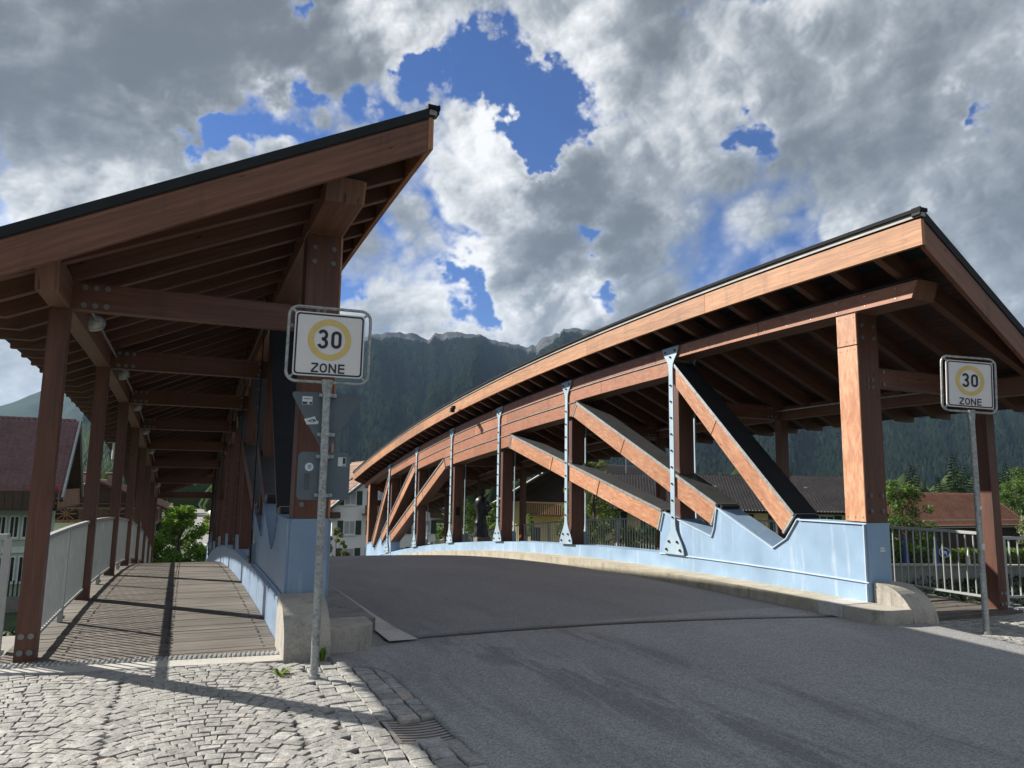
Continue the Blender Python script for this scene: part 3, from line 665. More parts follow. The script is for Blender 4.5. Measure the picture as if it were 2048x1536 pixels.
# ------------------------------------------------------------------ the two covered footways of the bridge
SL = .45           # roof pitch
class Side:
    pass
def side(kind):
    q = Side(); q.k = kind
    if kind == 'L':
        q.y0 = YL; q.X = lambda a: 1.365-a; q.sg = -1
        q.deck = 0.0; q.ledge = .45; q.block = 1.237; q.cb = 4.29; q.ct = 4.515; q.tieb = 3.21; q.tiet = 3.475; q.purb = 3.21; q.purt = 3.50
        q.o = .55; q.eb = 4.775; q.et = 5.105; q.ao = 2.495; q.sf = -1.53; q.rail = 1.06; q.blockdz = .025; q.girb = -.12; q.rab = 4.50
    else:
        q.y0 = YR; q.X = lambda a: 7.715+a; q.sg = 1
        q.deck = .04; q.ledge = .51; q.block = 1.213; q.cb = 3.875; q.ct = 4.10; q.tieb = 2.935; q.tiet = 3.185; q.purb = 2.925; q.purt = 3.17
        q.o = .46; q.eb = 4.335; q.et = 4.648; q.ao = 2.433; q.sf = -1.31; q.rail = 1.02; q.blockdz = 0.; q.girb = -.1; q.rab = 4.09
    return q
def bolt(mbq, c, n, r=.02, th=.012, seg=10): mbq.disc(c, n, r, th, seg)
def curved(b, q, a0, a1, zb, zt, s0, s1, n, lean0=0, lean1=0, mi=0):
    """member following the camber between lateral offsets a0..a1; lean shifts the lower edge at the ends"""
    x0, x1 = q.X(a0), q.X(a1); ru = random.random()*40; rv = random.random()*40
    S = np.linspace(s0, s1, n+1)
    for i in range(n):
        sa, sb = S[i], S[i+1]; la = lean0 if i == 0 else 0; lb = lean1 if i == n-1 else 0
        c = [Vector((x0, q.y0+sa+la, P(sa+la)+zb)), Vector((x1, q.y0+sa+la, P(sa+la)+zb)), Vector((x1, q.y0+sa, P(sa)+zt)), Vector((x0, q.y0+sa, P(sa)+zt))]
        d = [Vector((x0, q.y0+sb+lb, P(sb+lb)+zb)), Vector((x1, q.y0+sb+lb, P(sb+lb)+zb)), Vector((x1, q.y0+sb, P(sb)+zt)), Vector((x0, q.y0+sb, P(sb)+zt))]
        flip = (c[1]-c[0]).cross(c[3]-c[0]).dot(d[0]-c[0]) > 0
        rg = [0, abs(x1-x0), abs(x1-x0)+zt-zb, 2*abs(x1-x0)+zt-zb, 2*abs(x1-x0)+2*(zt-zb)]
        for k in range(4):
            j = (k+1) % 4; f = [c[k], c[j], d[j], d[k]]; uv = [(ru+sa, rv+rg[k]), (ru+sa, rv+rg[k+1]), (ru+sb, rv+rg[k+1]), (ru+sb, rv+rg[k])]
            b.quad(f if flip else f[::-1], uv if flip else uv[::-1], mi)
        uu = [(ru, rv), (ru, rv+.3), (ru+.1, rv+.3), (ru+.1, rv)]
        if i == 0: b.quad(c[::-1] if flip else c, uu, mi)
        if i == n-1: b.quad(d if flip else d[::-1], uu, mi)

# strut corners on the right side, as (s, height above the camber-free datum), near half
def near_struts(q):
    raw = [[(10.468,3.774),(10.592,3.523),(7.952,.968),(7.737,1.225)], [(13.966,3.426),(14.169,3.146),(9.495,1.014),(9.35,1.339)], [(17.493,2.916),(17.644,2.596),(10.956,.873),(10.828,1.208)]]
    out = []
    for st in raw:
        r = []
        for y, z in st:
            s = y-YR; zz = z-P(s)
            if q.k == 'L': zz += .025+np.clip((zz-1.1)/(3.6-1.1), 0, 1.1)*.395
            r.append((s, zz))
        out.append(r)
    return out
def tooth(q):
    raw = [(6.616,1.213),(7.70,1.213),(7.737,1.225),(7.953,.948),(8.219,.797),(9.42,1.325),(9.495,1.0),(9.56,.862),(10.612,1.135),(10.84,1.20),(10.956,.873),(10.985,.52)]
    return [(y-YR, z-P(y-YR)+q.blockdz) for y, z in raw]

def build_side(q, label):
    name = 'covered_footway'
    T = thing(name, (q.X(1.3), q.y0, 0), label, 'footbridge', 'covered footways flanking the bridge road')
    at = lambda a, s, z: Vector((q.X(a), q.y0+s, P(s)+z))
    road_n = Vector((-q.sg, 0, 0))
    mir = lambda s: SPAN-s
    # steel girder, parapet cladding and sawtooth end blocks
    b = MB(); curved(b, q, .0, .36, -.35, q.ledge-.012, 4.2, SPAN-4.2, 28); b.build('girder', 'blue_paint', T)
    for near in (True, False):
        pr = tooth(q); base = [(pr[-1][0], -.25), (0, -.25)]
        pts = [(s if near else mir(s), z) for s, z in pr+base]
        ab = [(q.y0+s, z+P(s)) for s, z in pts]
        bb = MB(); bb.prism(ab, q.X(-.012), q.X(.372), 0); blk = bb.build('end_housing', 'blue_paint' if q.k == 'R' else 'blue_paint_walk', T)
        # folded metal rims standing proud along the outline
        bb = MB()
        seq = [at(-.018, 0 if near else mir(0), .40), at(-.018, 0 if near else mir(0), q.block+.004)]
        for x_ in (-.02, .38):
            for i in range(len(pr)-2):
                s0, z0 = pr[i]; s1, z1 = pr[i+1]
                if abs(z1-z0) > .6: continue
                s0, s1 = (s0, s1) if near else (mir(s0), mir(s1))
                bb.beam(at(x_, s0, z0-.012), at(x_, s1, z1-.012), .014, .03, (1,0,0))
            e = 0.03 if near else mir(.03)
            bb.beam(at(x_, e, q.ledge), at(x_, e, q.block-.01), .014, .045, (1,0,0)); bb.beam(at(x_, e, -.05), at(x_, e, q.ledge-.03), .014, .045, (1,0,0))
            for i in range(8):
                sa, sb = 4.35*i/8, 4.35*(i+1)/8
                if not near: sa, sb = mir(sa), mir(sb)
                bb.beam(at(x_, sa, q.ledge-.012), at(x_, sb, q.ledge-.012), .016, .026, (1,0,0))
        bb.build('metal_rim', 'rim_sunlit' if q.k == 'R' else 'blue_paint_walk', blk)
    # cladding panels along the footway, with sloped top
    n = 21
    for i in range(n):
        s0 = SPAN*i/n+.01+(.10 if i == 0 else 0); s1 = SPAN*(i+1)/n-.01; bb = MB()
        for k in range(3):
            sa, sb = s0+(s1-s0)*k/3, s0+(s1-s0)*(k+1)/3
            bb.hexa([at(.375,sa,-.03), at(.425,sa,-.03), at(.425,sa,q.ledge-.055), at(.375,sa,q.ledge-.005), at(.375,sb,-.03), at(.425,sb,-.03), at(.425,sb,q.ledge-.055), at(.375,sb,q.ledge-.005)])
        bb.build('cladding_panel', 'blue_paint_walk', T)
    # posts of the truss
    for k in range(8):
        s = k*BAY; bb = MB()
        if k in (0, 7):
            a0, a1 = .0, .352; s0, s1 = (0, .31) if k == 0 else (SPAN-.31, SPAN); zb = q.block+.006; zt = q.cb
        else:
            a0, a1 = .055, .345; s0, s1 = s-.085, s+.085; zb = q.ledge-.02; zt = q.cb-(0, .26, .56, .86, .86, .56, .26)[k]
        bb.hexa([at(a0,s0,zb), at(a1,s0,zb), at(a1,s1,zb), at(a0,s1,zb), at(a0,s0,zt), at(a1,s0,zt), at(a1,s1,zt), at(a0,s1,zt)])
        o = bb.build('truss_post', 'wood_post', T)
        if k in (0, 7):
            # weather boards on the road face with a gap between them
            zm = zt-.42
            for (z0, z1) in ((zb+.01, zm-.008), (zm+.008, zt-.01)):
                bb = MB(); bb.hexa([at(-.022,s0+.004,z0), at(-.002,s0+.004,z0), at(-.002,s1-.004,z0), at(-.022,s1-.004,z0), at(-.022,s0+.004,z1), at(-.002,s0+.004,z1), at(-.002,s1-.004,z1), at(-.022,s1-.004,z1)])
                bb.build('weather_board', 'wood_panel', o)
                bb = MB()
                for zz in (z0+.05, z1-.05):
                    for ss in (.04, .155, .27): bolt(bb, at(-.022, s0+ss, zz), road_n, .008, .004, 6)
                tag(bb.build('screws', 'bolt', o), kind='stuff')
            fr = -1 if k == 0 else 1; sf_ = s0 if k == 0 else s1
            for (aa, zz, r_) in [(a_, z_, .026) for a_ in (.075, .275) for z_ in (zb+.14, zb+.33, zt-.16, zt-.32)]+[(.14, zt-.86, .02), (.21, zt-.86, .02), (.14, zt-.96, .02), (.21, zt-.96, .02)]:
                bb = MB(); bolt(bb, at(aa, sf_, zz), (0, fr, 0), r_, .014, 14); bb.disc(at(aa, sf_, zz)+Vector((0, fr*.014, 0)), (0, fr, 0), r_*.5, .008, 6); bb.build('bolt', 'bolt', o)
            for aa in (.075, .175, .275):
                for zz in (zt-.2, zt-.28):
                    pass
            bb = MB(); bb.hexa([at(-.005,s0-.004,zt-.002), at(.357,s0-.004,zt-.002), at(.357,s1+.004,zt-.002), at(-.005,s1+.004,zt-.002), at(-.005,s0-.004,zt+.012), at(.357,s0-.004,zt+.012), at(.357,s1+.004,zt+.012), at(-.005,s1+.004,zt+.012)]); bb.build('cap_plate', 'galv', o)
    # layered glulam chords: the top one runs through, the lower ones are stopped by the struts
    st = near_struts(q)
    lay = [(q.ct, q.cb, q.sf+.42, SPAN-q.sf-.42), (q.cb-.012, q.cb-.285, None, None), (q.cb-.297, q.cb-.60, None, None), (q.cb-.612, q.cb-.93, None, None)]
    for i, (zt, zb, s0, s1) in enumerate(lay):
        bb = MB()
        if i == 0: curved(bb, q, 0, .35, zb+.0, zt, s0, s1, 34, .08, -.08)
        else:
            (sa, za), (sb, zb_) = st[i-1][0], st[i-1][1]; s0 = sa+.06; s1 = mir(s0); lean = sb-sa
            curved(bb, q, 0, .35, zb, zt, s0, mir(s0), 26, lean, -lean)
        bm = bb.build('glulam_chord', 'wood_chord', T)
        # cladding boards on the road face
        L0, L1 = (s0, s1); m_ = max(2, round((L1-L0)/2.6)); 
        for k in range(m_):
            a, c = L0+(L1-L0)*k/m_+.006, L0+(L1-L0)*(k+1)/m_-.006; bb = MB()
            le0 = (.08 if i == 0 else lean) if k == 0 else 0; le1 = (-.08 if i == 0 else -lean) if k == m_-1 else 0
            curved(bb, q, -.024, -.002, zb+.012, zt-.012, a, c, 5, le0, le1); ob = bb.build('cladding_board', 'wood_clad', bm)
        bb = MB()
        for s_ in np.arange(L0+.3, L1-.2, .44):
            for zz in (zb+.05, zt-.05): bolt(bb, at(-.024, s_, zz), road_n, .008, .004, 6)
        tag(bb.build('screws', 'galv_bright', bm), kind='stuff')
        bb = MB(); curved(bb, q, -.045, .36, zt-.004, zt+.012, L0+(.0 if i else -.01), L1, 30); bb.build('drip_strip', 'dark_sheet' if i == 0 else 'flashing', bm)
    # raking struts
    for i, pts in enumerate(st):
        for near in (True, False):
            pp = [(s if near else mir(s), z) for s, z in pts]
            tl, bl_, br, tr_ = [at(0, s, z) for s, z in pp]          # top-upper, top-lower, foot-lower, foot-upper
            axd = (tr_-tl).normalized(); br = br-axd*.085; tr_ = tr_-axd*.085
            w = lambda p, a: Vector((q.X(a), p.y, p.z)); bb = MB()
            bb.hexa([w(tl,.0), w(bl_,.0), w(bl_,.35), w(tl,.35), w(tr_,.0), w(br,.0), w(br,.35), w(tr_,.35)]); o = bb.build('strut', 'wood_post', T)
            ax = (tr_-tl).normalized()
            nb = 2 if i < 2 else 3; cut = [0, .42, 1] if nb == 2 else [0, .36, .68, 1]
            for k in range(nb):
                f0, f1 = cut[k]+.003, cut[k+1]-.003; bb = MB(); lo = lambda f: bl_+(br-bl_)*f; hi = lambda f: tl+(tr_-tl)*f
                bb.hexa([w(hi(f0),-.024), w(lo(f0),-.024), w(lo(f0),-.002), w(hi(f0),-.002), w(hi(f1),-.024), w(lo(f1),-.024), w(lo(f1),-.002), w(hi(f1),-.002)]); bb.build('cladding_board', 'wood_panel', o)
            bb = MB()
            for f in np.linspace(.05, .95, 9):
                for m_ in (.12, .88): bolt(bb, w(tl+(tr_-tl)*f+((bl_+(br-bl_)*f)-(tl+(tr_-tl)*f))*m_, -.024), road_n, .008, .004, 6)
            tag(bb.build('screws', 'bolt_dark', o), kind='stuff')
            upn = Vector((1,0,0)).cross(ax); upn = upn if upn.z > 0 else -upn
            bb = MB(); p0 = tl-ax*.02; p1 = tr_+ax*.02
            c8 = [w(p0,-.04), w(p0,.39), w(p0,.39)+upn*.02, w(p0,-.04)+upn*.02, w(p1,-.04), w(p1,.39), w(p1,.39)+upn*.02, w(p1,-.04)+upn*.02]; bb.hexa(c8); bb.build('cover_sheet', 'dark_sheet' if i == 0 else 'strap_cap', o)
            bb = MB(); c8 = [w(p0,-.046), w(p0,-.040), w(p0,-.040)+upn*.024, w(p0,-.046)+upn*.024-upn*.07, w(p1,-.046), w(p1,-.040), w(p1,-.040)+upn*.024, w(p1,-.046)-upn*.046]
            c8 = [w(p0,-.047)-upn*.03, w(p0,-.041)-upn*.03, w(p0,-.041)+upn*.021, w(p0,-.047)+upn*.021, w(p1,-.047)-upn*.03, w(p1,-.041)-upn*.03, w(p1,-.041)+upn*.021, w(p1,-.047)+upn*.021]; bb.hexa(c8); bb.build('sheet_edge', 'galv', o)
            for (e0, e1) in ((tl, bl_), (tr_, br)):
                d_ = ax*(.03 if e0 is tr_ else -.03); ex = (e0-e1).normalized(); bb = MB(); e0b = e0+ex*.02; e1b = e1-ex*.01
                bb.hexa([w(e0b,-.034), w(e1b,-.034), w(e1b,.365), w(e0b,.365), w(e0b,-.034)+d_, w(e1b,-.034)+d_, w(e1b,.365)+d_, w(e0b,.365)+d_]); bb.build('end_plate', 'plate_end' if e0 is tr_ else 'galv_bright', o)
                if e0 is tr_:
                    bb = MB(); g0, g1 = e0b+d_, e1b+d_; bb.hexa([w(g0,-.0), w(g1,-.0), w(g1,.35), w(g0,.35), w(g0,-.0)+d_*3, w(g1,-.0)+d_*3, w(g1,.35)+d_*3, w(g0,.35)+d_*3]); bb.build('bearing_block', 'bolt_dark', o)
    # hangers: flared flat steel straps on both faces of the truss
    for k in range(1, 7):
        for face in (0, 1):
            a0, a1 = (-.062, -.046) if face == 0 else (.428, .444)
            s = k*BAY; zb = q.ledge-.0 if face == 0 else q.ledge-.02; zt = q.ct-.015
            if k in (1, 6) and face == 0: zb = q.ledge-.0
            hw = [(0,.285),(.03,.285),(.10,.27),(.20,.215),(.32,.13),(.42,.075),(.52,.058)]
            tw = [(0,.235),(.05,.225),(.14,.18),(.22,.115),(.30,.068),(.38,.056)]
            left = [(s-w_, zb+z_) for z_, w_ in hw]+[(s-w_, zt-z_) for z_, w_ in tw[::-1]]
            right = [(s+w_, zb+z_) for z_, w_ in hw]+[(s+w_, zt-z_) for z_, w_ in tw[::-1]]
            if face == 1: left = [(s-(s-x_)*.42, z_) for x_, z_ in left]; right = [(s+(x_-s)*.42, z_) for x_, z_ in right]
            sl = q.sg*0
            poly = [(q.y0+x_, z_+P(x_)) for x_, z_ in left[::-1]]+[(q.y0+x_, z_+P(x_)) for x_, z_ in right]
            # two-sided plate from quads
            bb = MB(); nl = len(left)
            for i in range(nl-1):
                A, B_, C_, D_ = [Vector((0, q.y0+x_, z_+P(x_))) for x_, z_ in (left[i], right[i], right[i+1], left[i+1])]
                for xx, fl in ((q.X(a0), q.sg < 0), (q.X(a1), q.sg > 0)):
                    f = [Vector((xx, p.y, p.z)) for p in (A, B_, C_, D_)]; bb.quad(f if fl else f[::-1])
                for (p0, p1) in ((A, D_), (C_, B_)):
                    f = [Vector((q.X(a0), p0.y, p0.z)), Vector((q.X(a1), p0.y, p0.z)), Vector((q.X(a1), p1.y, p1.z)), Vector((q.X(a0), p1.y, p1.z))]; bb.quad(f if q.sg > 0 else f[::-1])
            for row in (0, nl-1):
                A, B_ = left[row], right[row]; f = [Vector((q.X(a_), q.y0+x_, z_+P(x_))) for a_, (x_, z_) in ((a0, A), (a0, B_), (a1, B_), (a1, A))]; bb.quad(f)
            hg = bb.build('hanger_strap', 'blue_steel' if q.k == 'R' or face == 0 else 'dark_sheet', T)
            bb = MB(); nn_ = road_n if face == 0 else -road_n; aw = a0 if face == 0 else a1
            for z_ in np.arange(zb+.62, zt-.42, .285): bolt(bb, at(aw, s, z_), nn_, .017, .022, 8)
            sc_ = 1 if face == 0 else .42
            for ds, dz in ((-.19,.075),(.19,.075),(-.115,.21),(.115,.21)): bolt(bb, at(aw, s+ds*sc_, zb+dz), nn_, .022, .022, 8)
            for ds, dz in ((-.14,.075),(.14,.075),(0,.17)): bolt(bb, at(aw, s+ds*sc_, zt-dz), nn_, .018, .022, 8)
            tag(bb.build('bolts', 'bolt_dark' if face == 0 else 'bolt', hg), kind='stuff')
            if face == 1:
                bb = MB(); bb.hexa([at(.36,s-.10,q.ledge-.06), at(.428,s-.10,q.ledge-.06), at(.428,s+.10,q.ledge-.06), at(.36,s+.10,q.ledge-.06), at(.36,s-.045,q.ledge+.26), at(.428,s-.045,q.ledge+.26), at(.428,s+.045,q.ledge+.26), at(.36,s+.045,q.ledge+.26)]); bb.build('hanger_shoe', 'blue_steel', hg)
    # outer posts, purlin, tie beams
    for k in range(8):
        s = k*BAY+(.03 if k == 0 else 0); a0, a1 = q.ao, q.ao+.165; bb = MB(); s1 = s+.165
        bb.hexa([at(a0,s,q.deck-.35), at(a1,s,q.deck-.35), at(a1,s1,q.deck-.35), at(a0,s1,q.deck-.35), at(a0,s,q.purb), at(a1,s,q.purb), at(a1,s1,q.purb), at(a0,s1,q.purb)])
        o = bb.build('outer_post', 'wood_post', T)
        if k == 0:
            md = o.modifiers.new('bevel', 'BEVEL'); md.width = .008; md.segments = 2
            for aa in (q.ao+.045, q.ao+.12):
                for zz in (.08, .22):
                    bb = MB(); bolt(bb, at(aa, s, q.deck+zz), (0,-1,0), .026, .012, 14); bb.build('bolt', 'bolt', o)
        if 0 <= k < 8:
            bb = MB(); s_ = s+.01; bb.hexa([at(.345,s_,q.tieb), at(.345,s_+.14,q.tieb), at(.345,s_+.14,q.tiet), at(.345,s_,q.tiet), at(q.ao,s_,q.tieb), at(q.ao,s_+.14,q.tieb), at(q.ao,s_+.14,q.tiet), at(q.ao,s_,q.tiet)])
            # keep the beam level across
            o = bb.build('tie_beam', 'wood_post', T)
            if k < 4:
                for aa in (q.ao-.30, q.ao-.205, q.ao-.11):
                    for zz in (q.tieb+.045, q.tiet-.045):
                        bb = MB(); bolt(bb, at(aa, s_, zz), (0,-1,0), .026, .012, 12); bb.build('bolt', 'bolt', o)
                for zz in (q.tieb+.045, q.tiet-.045):
                    bb = MB(); bolt(bb, at(.47, s_, zz), (0,-1,0), .024, .012, 12); bb.build('bolt', 'bolt', o)
    bb = MB(); curved(bb, q, q.ao-.005, q.ao+.17, q.purb, q.purt, -.80, SPAN+.8, 40, .12, -.12); pur = bb.build('purlin', 'wood_chord', T)
    # rafters sit on the purlin and the chord and taper outside it
    aE, aO = -q.o+.05, 3.44
    ra = lambda a: q.rab-SL*(a-.17)
    for jj, s in enumerate(np.arange(-2, 45)*BAY/6):
        s = float(s)
        if s < -1.0 or s > SPAN+1.0: continue
        s += .0
        tops = .235; w2 = .05
        # near the swept gable the first rafters stop short
        amax = aO
        lim = (s-(q.sf+.06))/.18-q.o
        if s < 0: amax = min(aO, lim) if lim < aO else aO
        if s > SPAN: amax = min(aO, (SPAN-q.sf-.06-s)/.18-q.o)
        if amax < .6: continue
        kink = 3.115; bb = MB(); zk = ra(kink)
        pf = [(aE, ra(aE)), (min(kink, amax), ra(min(kink, amax)))]
        if amax > kink: pf.append((amax, zk-.005))
        pf += [(amax, ra(amax)+tops), (aE, ra(aE)+tops)]
        p3 = lambda a, z, ds: Vector((q.X(a), q.y0+s+ds, P(s)+z))
        n_ = len(pf); L = 0; ru = random.random()*40; rv = random.random()*40
        for i in range(n_):
            (a0, z0), (a1, z1) = pf[i], pf[(i+1) % n_]; f = [p3(a0,z0,-w2), p3(a1,z1,-w2), p3(a1,z1,w2), p3(a0,z0,w2)]
            uv = [(ru+a0, rv+i*.4), (ru+a1, rv+i*.4), (ru+a1, rv+i*.4+.1), (ru+a0, rv+i*.4+.1)]
            bb.quad(f if q.sg > 0 else f[::-1], uv if q.sg > 0 else uv[::-1])
        f = [p3(a, z, -w2) for a, z in pf]; uv = [(ru+a, rv+z-q.rab+SL*a) for a, z in pf]; bb.quad(f[::-1] if q.sg > 0 else f, uv[::-1] if q.sg > 0 else uv)
        f = [p3(a, z, w2) for a, z in pf]; bb.quad(f if q.sg > 0 else f[::-1], uv if q.sg > 0 else uv[::-1])
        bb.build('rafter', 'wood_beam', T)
    # sarking boards under the sheet roof
    zr = lambda a: ra(a)+.237
    yfront = lambda a: q.sf+.18*(a+q.o); yback = lambda a: SPAN-q.sf-.18*(a+q.o)
    nbd = 22; A = np.linspace(-q.o+.02, 3.47, nbd+1); ns = 44
    roof_b = MB()
    def sheet(bb, a0, a1, z0, z1, th, s_in, n):
        for i in range(n):
            cs = []
            for f in (i/n, (i+1)/n):
                for a, z in ((a0, z0), (a1, z1)):
                    sA = yfront(a)+s_in+(yback(a)-yfront(a)-2*s_in)*f; cs.append((a, sA, z))
            p = [at(*c) for c in cs]; t_ = Vector((0,0,th)); d = [p[0], p[1], p[1]+t_, p[0]+t_, p[2], p[3], p[3]+t_, p[2]+t_]; bb.hexa(d)
    for k in range(nbd):
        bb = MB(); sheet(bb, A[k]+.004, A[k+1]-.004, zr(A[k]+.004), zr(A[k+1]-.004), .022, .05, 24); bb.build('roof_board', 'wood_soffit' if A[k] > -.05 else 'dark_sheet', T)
    bb = MB(); sheet(bb, -q.o+.0, 3.50, zr(-q.o)+.026, zr(3.50)+.026, .045, .0, ns); rf = bb.build('roof_sheet', 'dark_sheet', T)
    # eave fascia along the road, board by board, with flashing above
    e0, e1 = q.sf, SPAN-q.sf; cuts = np.linspace(e0, e1, 9)
    for k in range(8):
        bb = MB(); curved(bb, q, -q.o, -q.o+.05, q.eb, q.et, cuts[k]+.003, cuts[k+1]-.003, 6); bb.build('fascia_board', 'wood_fascia', T)
    bb = MB(); curved(bb, q, -q.o-.022, -q.o+.05, q.et+.006, q.et+.056, e0-.02, e1+.02, 40); bb.build('eave_flashing', 'flashing', T)
    bb = MB(); curved(bb, q, -q.o-.05, -q.o+.07, q.et+.058, q.et+.10, e0-.035, e1+.035, 40); bb.build('eave_trim', 'dark_edge', T)
    # gable boards swept back from the road corner
    for near in (True, False):
        sd = lambda a: yfront(a)-.0 if near else yback(a)
        dn = -1 if near else 1; bb = MB(); ztop = lambda a: q.et-SL*(a+q.o); zbot = lambda a: q.eb-SL*(a+q.o)
        a0, a1 = -q.o+.052, 3.48; th = .055*dn
        g8 = [at(a0,sd(a0),0)+Vector((0,0,zbot(a0))), at(a1,sd(a1),0)+Vector((0,0,zbot(a1))), at(a1,sd(a1),0)+Vector((0,0,ztop(a1))), at(a0,sd(a0),0)+Vector((0,0,ztop(a0)))]
        r0 = [g8[0], g8[0]-Vector((0,th,0)), g8[3]-Vector((0,th,0)), g8[3]]; r1 = [g8[1], g8[1]-Vector((0,th,0)), g8[2]-Vector((0,th,0)), g8[2]]
        bb.hexa(r0+r1); gb = bb.build('gable_board', 'wood_gable', T)
        bb = MB(); V0 = lambda a, z, y_: at(a, sd(a), 0)+Vector((0, y_*dn, z)); a0, a1 = -q.o-.045, 3.50
        r = lambda a: [V0(a, ztop(a)+.003, .012), V0(a, ztop(a)+.003, -.09), V0(a, ztop(a)+.092, -.09), V0(a, ztop(a)+.092, .025)]
        bb.hexa(r(a0)+r(a1)); bb.build('verge_trim', 'dark_sheet', gb)
    # conduit along the purlin
    bb = MB(); pts = [at(q.ao-.075, s, q.purb+.16) for s in np.linspace(.05, SPAN-.1, 40)]; bb.tube(pts, .014, 6); bb.build('conduit', 'galv', T)
    # boarded deck
    dk = MB(); curved(dk, q, .45, q.ao+.26, q.deck-.42, q.deck-.06, -.12, SPAN+.3, 24); deck = dk.build('footway_deck', 'wood_dark', T)
    pb = MB(); xw0, xw1 = sorted((q.X(.432), q.X(q.ao+.30))); pb.hexa([(xw0,-.067,-.045),(xw0,.067,-.045),(xw0,.065,0),(xw0,-.065,0),(xw1,-.067,-.045),(xw1,.067,-.045),(xw1,.065,0),(xw1,-.065,0)])
    first = pb.build('plank', 'plank', deck); me = first.data; pitch = .1405; np_ = int((SPAN+.3)/pitch); bs = MB()
    for k in range(np_):
        s = k*pitch+.0; o = first if k == 0 else place('plank', me, (0,0,0), deck)
        o.location = (0, q.y0+s-.03+(.0), P(s)+q.deck+random.uniform(-.003, .003)); o.rotation_euler = (math.atan(.0095-.0069*s)+random.uniform(-.004,.004), random.uniform(-.0012,.0012), random.uniform(-.001,.001))
        for a_ in (.56, 1.40, 1.44, q.ao-.20):
            bs.disc((q.X(a_)+random.uniform(-.006,.006), q.y0+s-.03+random.choice((-.03,.03)), P(s)+q.deck-.001), (0,0,1), .012, .006, 6)
    tag(bs.build('screws', 'bolt_dark', deck), kind='stuff')
    if q.k == 'L': # near wedge of boards up to the skewed sill
        for k in range(1, 4):
            s = -k*pitch; o = place('plank', me, (0, q.y0+s-.03, q.deck-.001), deck)
            f = min(1, max(.12, (.34-(k*.14-.10))/.34)) if k > 1 else 1
            o.scale = (1 if k == 1 else .55 if k == 2 else .25, 1, 1)
            # keep these flush with the truss side
            if k > 1: o.location.x = q.X(.432)*(1-o.scale.x)
    return T, deck, at
QL, QR = side('L'), side('R')
TL, deckL, atL = build_side(QL, 'shaded timber-roofed footway left of the road, seen from under its roof')
TR, deckR, atR = build_side(QR, 'sunlit timber-roofed footway with raking struts right of the road')

# small fittings that belong to the footways
b = MB(); b.hexa([atL(3.08,14.6,3.24), atL(3.44,14.6,3.24), atL(3.44,15.2,3.24), atL(3.08,15.2,3.24), atL(3.08,14.6,3.50), atL(3.44,14.6,3.50), atL(3.44,15.2,3.50), atL(3.08,15.2,3.50)]); ho = b.build('rain_hopper', 'trim_white', TL)
b = MB(); b.tube([atL(3.26,14.9,3.25), atL(3.26,14.9,2.80)], .05, 8); b.build('downpipe', 'trim_white', ho)
b = MB(); c0 = atR(-.57, 13.9, 4.40); b.box(c0.x-.10, c0.x, c0.y-.06, c0.y+.10, c0.z-.02, c0.z+.08); b.box(c0.x-.18, c0.x-.06, c0.y-.16, c0.y-.04, c0.z-.12, c0.z+.0); b.beam(c0+Vector((-.05,.03,.02)), c0+Vector((-.12,-.12,-.10)), .03, .03); b.build('floodlight', 'black', TR)
b = MB(); p = atR(.055, 4*BAY-.09, 1.35); b.box(p.x+.06, p.x+.19, p.y-.012, p.y-.001, p.z, p.z+.26); b.build('plaque', 'dark_edge', TR)
# sticker on the blue end housing
b = MB(); p = atR(.19, 0, .86); b.box(p.x, p.x+.085, p.y-.006, p.y-.001, p.z, p.z+.028); b.box(p.x+.004, p.x+.075, p.y-.006, p.y-.001, p.z+.035, p.z+.055); b.build('sticker', 'sticker', TR)

# bulkhead lamps hanging on the inner face of the purlins
def lamp(q, at, s, label):
    c = at(q.ao-.02, s, q.purb+.13); t = thing('bulkhead_lamp', c, label, 'lamp', 'bulkhead lamps under the footway roofs')
    n_ = Vector((-q.sg, -.25, 0)).normalized(); b = MB(); b.tube([c, c+n_*.06], [.10, .095], 16); b.build('lamp_body', 'lamp_body', t)
    b = MB(); pts = [c+n_*(.06+.07*math.sin(k/5*1.5)) for k in range(6)]; b.tube(pts, [.088*math.cos(k/5*1.5)+.004 for k in range(6)], 16); b.build('lamp_dome', 'lamp_glass', t, smooth=True)
    b = MB()
    for a in range(3):
        an = a*math.pi/3; u1 = Vector((-n_.y, n_.x, 0)); d = u1*math.cos(an)+Vector((0,0,1))*math.sin(an)
        b.tube([c+n_*.05+d*.095, c+n_*.11+d*.075, c+n_*.14+d*.03, c+n_*.14-d*.03, c+n_*.11-d*.075, c+n_*.05-d*.095], .005, 5)
    b.build('wire_guard', 'galv', t)
ords = ['first', 'second', 'third', 'fourth', 'fifth', 'sixth', 'seventh']
for k in range(7): lamp(QL, atL, k*BAY+BAY*.36, '%s round bulkhead lamp, counted from the near end, under the left footway roof' % ords[k])
for k in range(1, 5): lamp(QR, atR, k*BAY+BAY*.36, '%s round bulkhead lamp, counted from the near end, under the right footway roof' % ords[k-1])

